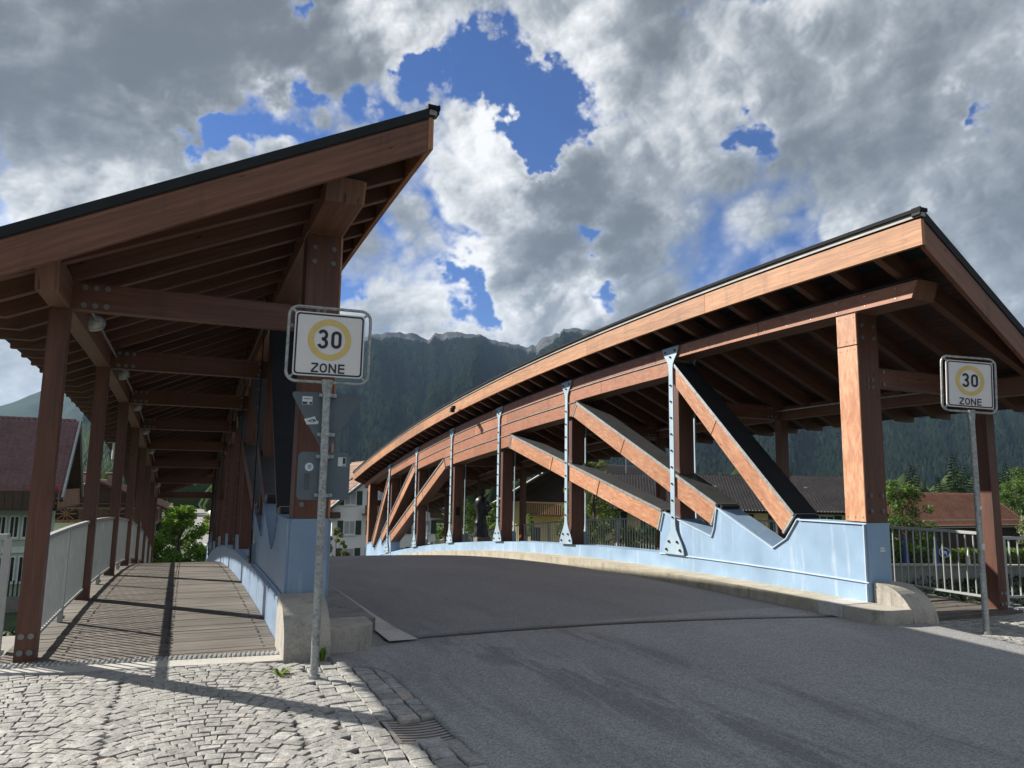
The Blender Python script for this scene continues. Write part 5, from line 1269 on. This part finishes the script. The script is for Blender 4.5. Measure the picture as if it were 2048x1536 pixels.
b = MB(); b.box(9.15, 9.8, 51.4, 52.0, -.75, -.35); b.box(16.4, 17.05, 51.4, 52.0, -.75, -.35); b.build('purlin_end', 'wood_dark', T)
b = MB(); b.box(10.2, 10.8, 56, 56.6, 1.0, 2.6); b.build('chimney', 'chimney', T)
# centre right: yellow gabled house with balcony, and a long low house beyond the trees
T, Wm = gable_house('balcony_house', 'yellow house with dark gable, white verge and wooden balcony behind the second strap', (28.6, 52.6), 31, 11, 12.4, Z0, .35, 3.5, 'plaster_yellow', 'tile_dark', 1.3, 1.9, 'wood_dark', .36, .30)
b = MB()
for sy in (-1, 1): b.beam(Wm(-1.95, 0, 3.52), Wm(-1.95, sy*7.5, -.25), .06, .20, (1,0,0))
b.build('verge_board', 'trim_white', T); b = MB()
for sy in (-1, 1): b.beam(Wm(-1.85, 0, 3.25), Wm(-1.85, sy*7.35, -.45), .08, .30, (1,0,0))
b.build('barge_board', 'dark_edge', T)
b = MB(); b.hexa([Wm(-1.5,-4.5,-.75), Wm(0,-4.5,-.75), Wm(0,-4.5,-.62), Wm(-1.5,-4.5,-.62), Wm(-1.5,4.0,-.75), Wm(0,4.0,-.75), Wm(0,4.0,-.62), Wm(-1.5,4.0,-.62)]); bal = b.build('balcony', 'wood_balcony', T)
for k in range(42): b = MB(); y = -4.5+k*.2; b.beam(Wm(-1.5,y,-.62), Wm(-1.5,y,.18), .04, .13, (1,0,0)); b.build('baluster', 'wood_balcony', bal)
b = MB(); b.beam(Wm(-1.5,-4.5,.22), Wm(-1.5,4.0,.22), .10, .10); b.build('balcony_rail', 'wood_balcony', bal)
axg = (Wm(0,1,0)-Wm(0,0,0)).normalized(); otg = (Wm(-1,0,0)-Wm(0,0,0)).normalized()
for y in (-3.6, 0, 3.6): window(T, Wm(0, y, -2.3), 1.0, 1.2, axg, otg, None)
T, Wm = gable_house('long_house', 'long low yellow house under a dark tiled roof, right of the struts', (29.8, 52.2), -31.9, 20, 9.4, Z0, .55, 2.65, 'plaster_yellow', 'tile_dark', 1.1, .8, 'wood_dark', .30, .22)
axw = (Wm(1,0,0)-Wm(0,0,0)).normalized(); otw = Vector((axw.y, -axw.x, 0))
for x in (2, 5, 8, 11, 14, 17):
    window(T, Wm(x, -4.7, -.75), .95, 1.15, axw, otw, 'shutter_green', curtain=(x % 2 == 0)); window(T, Wm(x, -4.7, -3.2), .95, 1.15, axw, otw, None)
b = MB(); b.tube([Wm(3,0,2.6), Wm(3,0,4.6)], .03, 6); b.beam(Wm(2.6,0,4.4), Wm(3.4,0,4.4), .02, .02); b.build('aerial', 'galv', T)
for k in range(5): b = MB(); x = 3+k*3.3; b.hexa([Wm(x,-2.2,1.55), Wm(x+.22,-2.2,1.55), Wm(x+.22,-1.95,1.66), Wm(x,-1.95,1.66), Wm(x,-2.2,1.78), Wm(x+.22,-2.2,1.78), Wm(x+.22,-1.95,1.88), Wm(x,-1.95,1.88)]); b.build('vent_tile', 'tile_dark', T)
b = MB(); b.beam(Wm(-.8,-5.85,.02), Wm(20.8,-5.85,.02), .12, .10); b.build('gutter', 'dark_edge', T)
# right: red-tiled barn
T, Wm = gable_house('barn', 'low barn with weathered red tile roof and dark board wall at far right', (60, 62), 0, 33.2, 9.0, -6, -1.75, 1.45, 'wood_dark', 'tile_red', .6, .5, 'wood_dark', .40, .40)
b = MB(); b.box(59.6, 93.8, 56.80, 56.92, -2.36, -2.24); b.build('gutter', 'galv', T); b = MB(); b.box(60, 93.5, 57.6, 57.68, -1.55, -1.48); b.build('snow_rail', 'galv_bright', T)
for k in range(66): b = MB(); b.box(60+k*.5, 60+k*.5+.46, 57.42, 57.47, -6, -2.2); b.build('wall_board', 'wood_dark', T)
b = MB()
for sy in (-1, 1): b.beam((93.75, 62, 1.5), (93.75, 62+sy*5.1, -2.15), .1, .24, (1,0,0))
b.build('verge_board', 'tile_red', T)
# small tiled pavilion in the beer garden
T = thing('pavilion', (43.2, 41.0, -5), 'small red-tiled pavilion roof behind the right railing', 'pavilion')
for (a, c, d) in (((40.6,38.6,-2.35),(45.8,38.6,-2.35),(43.2,41.0,-.75)), ((45.8,38.6,-2.35),(45.8,43.4,-2.35),(43.2,41.0,-.75)), ((40.6,43.4,-2.35),(40.6,38.6,-2.35),(43.2,41.0,-.75)), ((45.8,43.4,-2.35),(40.6,43.4,-2.35),(43.2,41.0,-.75))):
    a, c, d = Vector(a), Vector(c), Vector(d); b = MB(); nr = 9
    for r in range(nr):
        f0, f1 = r/nr, (r+1)/nr; L = lambda f: a.lerp(d, f); Rr = lambda f: c.lerp(d, f); b.quad([L(f0)+Vector((0,0,.06)), Rr(f0)+Vector((0,0,.06)), Rr(f1), L(f1)]); b.quad([L(f0), Rr(f0), Rr(f0)+Vector((0,0,.06)), L(f0)+Vector((0,0,.06))])
    b.build('roof', 'tile_red', T)
for x, y in ((41,39),(45.4,39),(41,43),(45.4,43)): b = MB(); b.box(x-.08, x+.08, y-.08, y+.08, -5, -2.3, 2); b.build('post', 'wood_dark', T)
# shed and low white wall at the far end of the left footway
T, Wm = gable_house('shed', 'grey weathered board shed beyond the far end of the left footway', (4.6, 52), 90, 8, 5.0, Z0, -.4, 1.3, 'wood_grey', 'tile_dark', .5, .4, None, .4, .35)
for k in range(25): b = MB(); b.box(2.1+k*.2, 2.1+k*.2+.185, 51.94, 51.985, -5, -.4); b.build('wall_board', 'wood_grey', T)
T = thing('garden_store', (1.35, 45.5, -3.4), 'low white store with brown door at the footway end', 'hut'); b = MB(); b.box(.55, 2.2, 45.4, 46.6, -4.5, -2.05); b.build('wall', 'plaster_white', T); b = MB(); b.box(1.25, 1.95, 45.36, 45.4, -4.2, -2.3); b.build('door', 'door_brown', T); b = MB(); b.box(.45, 2.3, 45.3, 46.7, -2.05, -1.95); b.build('roof', 'concrete_pale', T)

# far bank wall, parasols, round board, hedge
T = thing('river_wall', (50, 36, -5), 'grey retaining wall along the far river bank at right', 'wall')
b = MB(); b.hexa([(14,35.9,-5.2),(14,36.3,-5.2),(14,36.3,-2.35),(14,35.9,-2.35),(90,35.9,-6.2),(90,36.3,-6.2),(90,36.3,-4.9),(90,35.9,-4.9)]); b.build('wall', 'concrete_wall', T)
b = MB(); b.hexa([(14,35.82,-2.35),(14,36.38,-2.35),(14,36.38,-2.22),(14,35.82,-2.22),(90,35.82,-4.9),(90,36.38,-4.9),(90,36.38,-4.77),(90,35.82,-4.77)]); b.build('coping', 'concrete', T)
def parasol(x, y, zb, zt, mt, label, r=.16):
    T = thing('closed_parasol', (x, y, zb), label, 'parasol', 'closed parasols in the garden across the river'); b = MB(); b.tube([(x,y,zb), (x,y,zt)], .03, 8); b.build('pole', 'galv', T)
    b = MB(); hh = zt-zb; n_ = 14; V = []; 
    pts = [(x, y, zb+hh*f) for f in (.30,.36,.5,.7,.88,.97)]; b.tube(pts, [r*.9, r, r*.8, r*.62, r*.4, r*.12], 12); b.build('canopy', mt, T)
parasol(47.5, 37.6, -5, -1.35, 'pole_blue', 'closed blue parasol with white lettering, left one behind the right railing', .26); parasol(50.6, 37.6, -5, -1.45, 'pole_blue', 'closed blue parasol above the round board behind the right railing', .26)
parasol(49.9, 37.2, -5, -2.3, 'canvas', 'small closed cream parasol beside the round board'); parasol(53.9, 37.4, -5, -2.45, 'canvas', 'small closed cream parasol right of the round board')
parasol(43.0, 45.5, -5, .25, 'canvas', 'tall closed cream parasol beside the first raking strut', .42)
T = thing('round_board', (50.9, 37.1, -4), 'round blue and white board below the blue parasol', 'board'); c = Vector((50.9, 37.1, -2.72)); nv = Vector((-.8, -.6, 0))
b = MB(); b.disc(c, nv, .36, .04, 24); b.build('rim', 'trim_white', T); b = MB(); b.disc(c+nv*.042, nv, .31, .006, 24); b.build('face', 'pole_blue', T)
b = MB(); ur = Vector((.6,-.8,0)); b.quad([c+nv*.052+ur*px+Vector((0,0,pz)) for px, pz in ((-.16,-.2),(-.05,-.2),(-.02,-.05),(.06,-.05),(.09,-.2),(.17,-.2),(.14,.08),(-.02,.12),(-.10,.22),(-.2,.14))]); b.build('emblem', 'trim_white', T); b = MB(); b.tube([(50.9,37.15,-5), (50.9,37.15,-2.9)], .04, 6); b.build('post', 'galv', T)

# ------------------------------------------------------------------ vegetation
def leaves(centres, radii, n, size, squash=1.0, seed=0, up_bias=.3):
    r = np.random.default_rng(seed); k = len(centres); w = np.array(radii)**2; idx = r.choice(k, n, p=w/w.sum())
    d = r.normal(size=(n,3)); d /= np.linalg.norm(d, axis=1)[:,None]; rad = np.array(radii)[idx]*(r.random(n)**.45)
    c = np.array(centres)[idx]+d*rad[:,None]*np.array([1,1,squash])
    nrm = d*.6+r.normal(size=(n,3))*.6+np.array([0,0,up_bias]); nrm /= np.linalg.norm(nrm, axis=1)[:,None]
    t = np.cross(nrm, r.normal(size=(n,3))); t /= np.linalg.norm(t, axis=1)[:,None]; bt = np.cross(nrm, t)
    sz = size*r.uniform(.6, 1.35, n)[:,None]
    v = np.stack([c-t*sz*.9, c+bt*sz*.45, c+t*sz*.9, c-bt*sz*.45], 1).reshape(-1,3); f = np.arange(n*4).reshape(n,4)
    tint = np.clip(.5+.28*r.normal(size=n)+.25*(r.random(k)[idx]-.5), 0, 1)
    return v, f, tint
def tree(name, label, x, y, z0, h_, rx, crown_lo, mt, n, size, seed, cat='tree', group=None, clumps=26, trunk=.14, shape=1.0, narrow=1.0):
    T = thing(name, (x, y, z0), label, cat, group); r = random.Random(seed); cs = []; rs = []; zc = z0+crown_lo; hc = h_-crown_lo
    for i in range(clumps):
        f = (i+.5)/clumps; a = r.uniform(0, 6.28); env = math.sin(math.pi*min(1, f*.82+.14))**.7*shape; rr = rx*env*math.sqrt(r.uniform(.1, 1))
        cs.append((x+rr*math.cos(a), y+rr*math.sin(a)*narrow, zc+hc*f*.93)); rs.append(rx*r.uniform(.20, .40)*(1-.35*f))
    b = MB(); top = z0+h_*.8; b.tube([(x,y,z0), (x+.05*h_*.1,y,z0+h_*.3), (x-.02*h_,y,top)], [trunk, trunk*.75, trunk*.15], 8)
    for i in range(0, clumps, 2): 
        c = cs[i]; zz = max(z0+h_*.12, min(c[2]-.25*h_*r.random(), top)); b.tube([(x,y,zz), ((x+c[0])/2,(y+c[1])/2,(zz+c[2])/2+.1), c], [trunk*.35, trunk*.22, trunk*.06], 5)
    b.build('trunk', 'bark', T); v, f, t = leaves(cs, rs, n, size, .8, seed); np_mesh('crown', v, f, mt, T, col=t); return T
def conifer(label, x, y, z0, h_, r0, seed, n=2600):
    T = thing('conifer', (x, y, z0), label, 'tree', 'conifers behind the barn'); b = MB(); b.tube([(x,y,z0),(x,y,z0+h_)], [.2,.02], 6); b.build('trunk', 'bark', T)
    r = np.random.default_rng(seed); f = r.random(n)**.8; a = r.random(n)*6.28; lay = np.floor(f*26)/26; f = lay+(f-lay)*.35
    rr = r0*(1-f)**.85*(.25+.75*np.sqrt(r.random(n)))*(1+.22*np.sin(a*5+lay*40)); c = np.stack([x+rr*np.cos(a), y+rr*np.sin(a), z0+h_*(.08+.92*f)-rr*.28], 1)
    d = np.stack([np.cos(a), np.sin(a), np.full(n, -.38)], 1); s_ = np.stack([-np.sin(a), np.cos(a), np.zeros(n)], 1); L = (.34+.3*r.random(n))[:,None]*(1.1-f)[:,None]**.5
    v = np.stack([c-d*L, c+s_*L*.32+np.array([0,0,.05]), c+d*L, c-s_*L*.32], 1).reshape(-1,3); np_mesh('crown', v, np.arange(n*4).reshape(n,4), 'needle', T, col=np.clip(.4+.25*r.normal(size=n)+.2*(rr/r0), 0, 1))
tree('leafy_tree', 'bright green tree filling the far end of the left footway', -.15, 43.5, -4.6, 5.1, 1.75, .5, 'leaf_bright', 15000, .10, 3, clumps=64)
tree('shrub', 'silvery upright shrub before the white house, beside the road crest', 8.05, 43, -3.9, 3.15, .75, .2, 'leaf_silver', 3200, .085, 4, 'shrub', clumps=26, trunk=.05)
tree('shrub', 'dark rounded shrub low beside the silvery shrub', 7.35, 43.6, -3.9, 1.5, .7, .1, 'leaf_mid', 1800, .08, 5, 'shrub', clumps=12, trunk=.04)
for i, (x, y, h_, rx, mt, lb) in enumerate([(16.6, 46, 3.0, 1.3, 'leaf_olive', 'olive-green shrub left of the statue'), (18.9, 46, 3.5, 1.2, 'leaf_olive', 'sunlit olive tree just right of the statue'), (19.9, 48, 5.0, 1.1, 'leaf_mid', 'leafy tree between statue and third hanger strap'), (20.3, 43.5, 4.4, .6, 'leaf_bright', 'slim young tree with layered twigs before the yellow house'), (21.3, 41.5, 2.3, 1.3, 'leaf_bright', 'low bright bush behind the right railing, below the balcony')]):
    tree('garden_tree', lb, x, y, -4.3, h_, rx, .5, mt, 4200, .085, 20+i, clumps=30, trunk=.07)
tree('garden_tree', 'large broad tree before the long tiled roof, its top over the second strut', 25.3, 43.5, -4.3, 8.1, 2.4, .6, 'leaf_olive', 17000, .11, 31, clumps=70, trunk=.2)
tree('garden_tree', 'dense leafy bush below the third strut', 23.6, 42.3, -4.3, 4.2, 1.6, .3, 'leaf_olive', 7500, .10, 32, clumps=40, trunk=.1)
tree('garden_tree', 'dark bush behind the right railing under the lowest strut', 28.2, 41.5, -4.3, 3.6, 2.4, .2, 'leaf_mid', 8000, .10, 33, clumps=34, trunk=.1)
tree('garden_tree', 'small pale tree tip beside the first strut', 49.5, 51.5, -4.3, 5.6, 1.2, 1.5, 'leaf_olive', 3000, .11, 34, clumps=20, trunk=.1)
tree('garden_tree', 'bushy green tree left of the right end post', 50.6, 46, -4.3, 5.8, 2.4, .4, 'leaf_olive', 8000, .12, 35, clumps=40, trunk=.14)
tree('garden_tree', 'large airy tree right of the right end post, before the barn', 58.0, 46, -4.5, 7.4, 3.0, .4, 'leaf_mid', 11000, .13, 36, clumps=46, trunk=.16)
for i, (x, y, h_, r0) in enumerate([(101, 78, 11.4, 3.2), (107, 78, 9.6, 2.8), (112, 79, 13.6, 3.4), (119, 82, 12.0, 3.2), (125, 80, 10.6, 3.0), (133, 84, 12.6, 3.4), (140, 84, 13.6, 3.6), (148, 86, 13, 3.6)]):
    conifer(['leftmost pointed conifer standing alone behind the barn', 'shorter conifer behind the barn, second from left', 'tallest conifer beside the right sign pole, behind the barn', 'conifer hidden partly by the right outer post', 'conifer right of the right outer post', 'conifer second from the right picture edge', 'tall conifer at the right picture edge', 'last conifer beyond the right picture edge'][i], x, y, -5.5, h_, r0, 50+i)
for i, (x, y, h_, rx, mt, lb) in enumerate([(99, 62, 9.0, 3.6, 'leaf_mid', 'round green broadleaf tree right of the barn'), (107, 66, 11, 4.2, 'leaf_mid', 'tall broadleaf tree behind the barn corner at right edge'), (86, 50, 6.0, 3.2, 'leaf_silver', 'pale silvery willow at the right picture edge'), (93, 54, 5.2, 2.6, 'leaf_mid', 'dark bush between barn corner and willow')]):
    tree('broadleaf_tree', lb, x, y, -5.5, h_, rx, .5, mt, 8000, .17, 70+i, clumps=44, trunk=.2)
for i, (x, y, h_, rx, mt, lb) in enumerate([(14.5, 66, 6.0, 2.6, 'leaf_mid', 'green tree in the gap between white house and statue'), (18.5, 68, 6.5, 2.8, 'leaf_olive', 'background tree behind the statue'), (23.0, 68, 7.5, 3.0, 'leaf_mid', 'background tree left of the yellow gable'), (-3.0, 62, 5.0, 2.4, 'leaf_mid', 'green tree between chalet and footway end'), (3.2, 60, 6.5, 2.4, 'leaf_olive', 'tree behind the grey shed')]):
    tree('background_tree', lb, x, y, -5.2, h_, rx, .4, mt, 6000, .14, 90+i, clumps=40, trunk=.16)
# clipped hedges
def hedge(label, x0, x1, y, z0, z1, zz1, n, seed, mt='hedge', dep=.9):
    T = thing('hedge', ((x0+x1)/2, y, z0), label, 'hedge'); r = np.random.default_rng(seed); u = r.random(n); c = np.stack([x0+(x1-x0)*u, y+dep*(r.random(n)-.5), z0+(z1+(zz1-z1)*u-z0)*np.sqrt(r.random(n))+.1*np.sin(u*60)], 1)
    nrm = r.normal(size=(n,3)); nrm /= np.linalg.norm(nrm, axis=1)[:,None]; t = np.cross(nrm, r.normal(size=(n,3))); t /= np.linalg.norm(t, axis=1)[:,None]; bt = np.cross(nrm, t); s_ = .13
    np_mesh('foliage', np.stack([c-t*s_, c+bt*s_*.6, c+t*s_, c-bt*s_*.6], 1).reshape(-1,3), np.arange(n*4).reshape(n,4), mt, T, col=r.random(n))
    b = MB(); b.hexa([(x0+.1,y-dep*.3,z0),(x0+.1,y+dep*.3,z0),(x0+.1,y+dep*.3,z1-.2),(x0+.1,y-dep*.3,z1-.2),(x1-.1,y-dep*.3,z0),(x1-.1,y+dep*.3,z0),(x1-.1,y+dep*.3,zz1-.2),(x1-.1,y-dep*.3,zz1-.2)]); b.build('twigs', 'bark', T)
hedge('clipped hedge on the far bank between the parasols and the right edge', 48.5, 75, 38.2, -4.6, -2.5, -3.2, 9000, 5); hedge('short dark hedge left of the blue parasols', 44.0, 46.8, 38.0, -4.6, -2.1, -2.2, 2200, 6); hedge('lighter loose bush between the two blue parasols', 47.6, 50.2, 39.2, -4.6, -1.9, -2.3, 2600, 7, 'leaf_bright')
# planting on the bank slopes
r = np.random.default_rng(9); n = 16000; X_ = r.uniform(-12, 70, n); Y_ = np.where(r.random(n) < .75, r.uniform(30, 35.8, n), r.uniform(8.4, 13, n)); m_ = ~((X_ > -1.7) & (X_ < 10.8)) & ((Y_ > 20) | (X_ < 0)); X_, Y_ = X_[m_], Y_[m_]; n = len(X_); Zg = prof(Y_)
c = np.stack([X_, Y_, Zg+r.random(n)*.35*(1+np.sin(X_*.9)*np.sin(Y_*1.7))], 1); t = r.normal(size=(n,3)); t[:,2] = np.abs(t[:,2])+.6; t /= np.linalg.norm(t, axis=1)[:,None]; bt = np.cross(t, r.normal(size=(n,3))); bt /= np.linalg.norm(bt, axis=1)[:,None]
tag(np_mesh('bank_grass', np.stack([c-t*.16, c+bt*.05, c+t*.20, c-bt*.05], 1).reshape(-1,3), np.arange(n*4).reshape(n,4), 'bank', col=r.random(n)*.9), 'rough green growth on the river banks', 'grass', kind='stuff')
tree('bank_shrub', 'small flowering shrub low on the bank, behind the right railing', 33.5, 27.5, -6.0, 3.0, .9, .2, 'leaf_silver', 1500, .08, 81, 'shrub', clumps=14, trunk=.05)
b = MB(); rr_ = random.Random(4)
for k in range(260):
    x = rr_.uniform(12, 75); y = rr_.uniform(29.5, 33.5); z = float(prof(y)); s_ = rr_.uniform(.2, .55); pts = [(x+s_*math.cos(a)*rr_.uniform(.7,1.1), y+s_*math.sin(a)*rr_.uniform(.7,1.1)) for a in np.arange(0, 6.2, 1.05)]; b.prism(pts, z-.3, z+s_*rr_.uniform(.3,.6), 2)
tag(b.build('bank_stones', 'stone'), 'rubble stones on the far bank slope', 'stones', kind='stuff')

# ------------------------------------------------------------------ mountains
def az_el(px, py): d = pix_dir(px, py); return math.atan2(d.x, d.y), math.asin(d.z)
def fnoise(x, y, seed, octs=6, base=1.0):
    r = np.random.default_rng(seed); out = np.zeros_like(x); amp = 1; f = base
    for o in range(octs):
        ph = r.random(6)*6.28; an = r.random(3)*6.28
        out += amp*(np.sin(f*(x*math.cos(an[0])+y*math.sin(an[0]))+ph[0]+1.3*np.sin(f*.7*(y*math.cos(an[1])-x*math.sin(an[1]))+ph[1]))*np.sin(f*1.1*(y*math.cos(an[2])+x*math.sin(an[2]))+ph[2]))
        amp *= .55; f *= 1.93
    return out
def ridge(name, sil, r0, r1, zb, mt, extra, seed, jag, nA=520, nR=110, back=600, trees=None, p=1.25, gul=.05):
    az = np.array([az_el(*q)[0] for q in sil]); el = np.array([az_el(*q)[1] for q in sil]); o = np.argsort(az); az, el = az[o], el[o]
    az = np.concatenate([[az[0]-extra[0]], az, [az[-1]+extra[1]]]); el = np.concatenate([[extra[2]], el, [extra[3]]])
    A = np.linspace(az[0], az[-1], nA); E = np.interp(A, az, el)+jag*fnoise(A*90, A*37, seed, 6, 1.7)
    t = np.concatenate([np.linspace(0, 1, nR), np.linspace(1.02, 1.35, 10)]); AA, TT = np.meshgrid(A, t)
    RR = r0+(r1-r0)*TT; H = (r1*np.tan(E)+1.6)[None]-zb; X_, Y_ = RR*np.sin(AA), RR*np.cos(AA)
    up_ = np.where(TT <= 1, np.clip(TT, 0, 1)**p, 1-(TT-1)*1.8)
    nz = fnoise(X_/260, Y_/260, seed+1, 6, 1.0); rad = fnoise(AA*60+nz*.3, TT*2.0, seed+2, 5, 1.3)
    Z_ = zb+H*up_+H*gul*(nz*.6+rad*1.0)*np.sin(np.pi*np.clip(TT, 0, 1))*1.4
    Z_ = np.minimum(Z_, np.where(TT < 1, 1.6+RR*np.tan(E)[None]-H*.004, 1e9))
    tag(grid_obj(name, X_, Y_, Z_, mt), kind='structure')
    if trees:
        n, hgt, fmt, tmax, lab = trees; r = np.random.default_rng(seed+5); ai = r.random(n)*(nA-1); ti = (r.random(n)**.7)*tmax*(nR-1)
        a0 = ai.astype(int); t0 = ti.astype(int); fa, ft = ai-a0, ti-t0
        g = lambda M_: (M_[t0,a0]*(1-fa)+M_[t0,a0+1]*fa)*(1-ft)+(M_[t0+1,a0]*(1-fa)+M_[t0+1,a0+1]*fa)*ft
        x, y, z = g(X_), g(Y_), g(Z_); dens = fnoise(x/120, y/120, seed+6, 4, 1.0); keep = dens+r.random(n)*1.3-.9*np.maximum(0, ti/(nR-1)-.55)*3 > -.55; x, y, z = x[keep], y[keep], z[keep]; n = len(x)
        hh = hgt*(.55+.75*r.random(n)); rd = hh*(.26+.16*r.random(n)); k = 5; an = np.arange(k)*2*math.pi/k; V = np.zeros((n, k+1, 3))
        V[:,:k,0] = x[:,None]+rd[:,None]*np.cos(an+r.random(n)[:,None]*6); V[:,:k,1] = y[:,None]+rd[:,None]*np.sin(an+r.random(n)[:,None]*0); V[:,:k,2] = (z-hh*.1)[:,None]; V[:,k,0] = x; V[:,k,1] = y; V[:,k,2] = z+hh
        b0 = (np.arange(n)*(k+1))[:,None]; F = np.concatenate([np.stack([b0[:,0]+i, b0[:,0]+(i+1)%k, b0[:,0]+k], 1) for i in range(k)]); tint = np.tile(np.clip(.4+.2*r.normal(size=n)+.14*dens[keep], 0, 1), k)
        tag(np_mesh('forest', V.reshape(-1,3), F, fmt, col=tint), lab, 'forest', kind='stuff')
main = [(560,760),(640,722),(690,699),(715,682),(735,671),(760,668),(800,661),(812,668),(830,667),(850,680),(858,679),(872,666),(888,668),(905,661),(925,667),(965,671),(985,679),(1008,684),(1040,692),(1058,694),(1064,690),(1072,692),(1078,680),(1085,674),(1103,672),(1112,666),(1118,668),(1128,658),(1150,655),(1175,660),(1187,662),(1191,668),(1230,690),(1300,720),(1400,730),(1550,700),(1750,720),(1900,740),(2048,730),(2200,720)]
ridge('mountain', main, 950, 2700, -14, 'mountain_mat', (.22, .5, .08, .17), 3, .0016, nR=130, trees=(170000, 11.5, 'forest', .86, 'conifer forest covering the main mountain, coloured dark for cloud shadow'), p=1.0, gul=.035)
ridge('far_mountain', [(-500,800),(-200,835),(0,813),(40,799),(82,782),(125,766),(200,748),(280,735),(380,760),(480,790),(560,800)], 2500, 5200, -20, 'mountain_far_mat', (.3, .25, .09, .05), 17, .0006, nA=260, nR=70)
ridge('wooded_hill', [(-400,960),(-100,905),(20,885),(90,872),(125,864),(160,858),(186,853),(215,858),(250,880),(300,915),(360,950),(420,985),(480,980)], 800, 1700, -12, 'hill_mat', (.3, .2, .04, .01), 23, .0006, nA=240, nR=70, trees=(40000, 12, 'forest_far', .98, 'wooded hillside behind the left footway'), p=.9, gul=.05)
# belt of trees on the valley floor in front of the slopes
r = np.random.default_rng(77); n = 9000; rr_ = 130+520*r.random(n)**.8; aa_ = np.radians(-28+112*r.random(n)); x, y = rr_*np.sin(aa_), rr_*np.cos(aa_); ok = y > 95; x, y = x[ok], y[ok]; n = len(x); z = prof(y); hh = 5+6*r.random(n); k = 7; V = np.zeros((n, 3*k+1, 3)); an = np.arange(k)*2*math.pi/k
for lv, (fr, fz) in enumerate(((.20, .15), (.30, .42), (.20, .75))):
    jit = 1+.35*(r.random((n, k))-.5); V[:,lv*k:(lv+1)*k,0] = x[:,None]+(hh*fr)[:,None]*jit*np.cos(an+lv*.4); V[:,lv*k:(lv+1)*k,1] = y[:,None]+(hh*fr)[:,None]*jit*np.sin(an+lv*.4); V[:,lv*k:(lv+1)*k,2] = (z+hh*fz)[:,None]
V[:,3*k,0] = x; V[:,3*k,1] = y; V[:,3*k,2] = z+hh; b0 = np.arange(n)*(3*k+1); F = []
for lv in range(2):
    for i in range(k): j = (i+1) % k; F.append(np.stack([b0+lv*k+i, b0+lv*k+j, b0+(lv+1)*k+j], 1)); F.append(np.stack([b0+lv*k+i, b0+(lv+1)*k+j, b0+(lv+1)*k+i], 1))
for i in range(k): F.append(np.stack([b0+2*k+i, b0+2*k+(i+1)%k, b0+3*k], 1))
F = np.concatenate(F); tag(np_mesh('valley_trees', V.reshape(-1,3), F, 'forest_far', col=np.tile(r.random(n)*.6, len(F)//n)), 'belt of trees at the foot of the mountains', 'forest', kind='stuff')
# the air between
hz = MB(); hz.box(-9600, 9600, -450, 9600, -60, 960); ho = hz.build('haze', 'black'); ho.data.materials.clear()
hm = bpy.data.materials.new('haze'); hm.use_nodes = True; t = hm.node_tree; t.nodes.clear(); N = NT(t)
pv_ = N.n('ShaderNodeVolumePrincipled', {'Color': (.42,.62,.95,1), 'Density': HAZE, 'Anisotropy': .0}); on = N.n('ShaderNodeOutputMaterial'); t.links.new(pv_.outputs[0], on.inputs['Volume'])
ho.data.materials.append(hm); tag(ho, 'thin blue haze in the valley air', 'haze', kind='stuff')
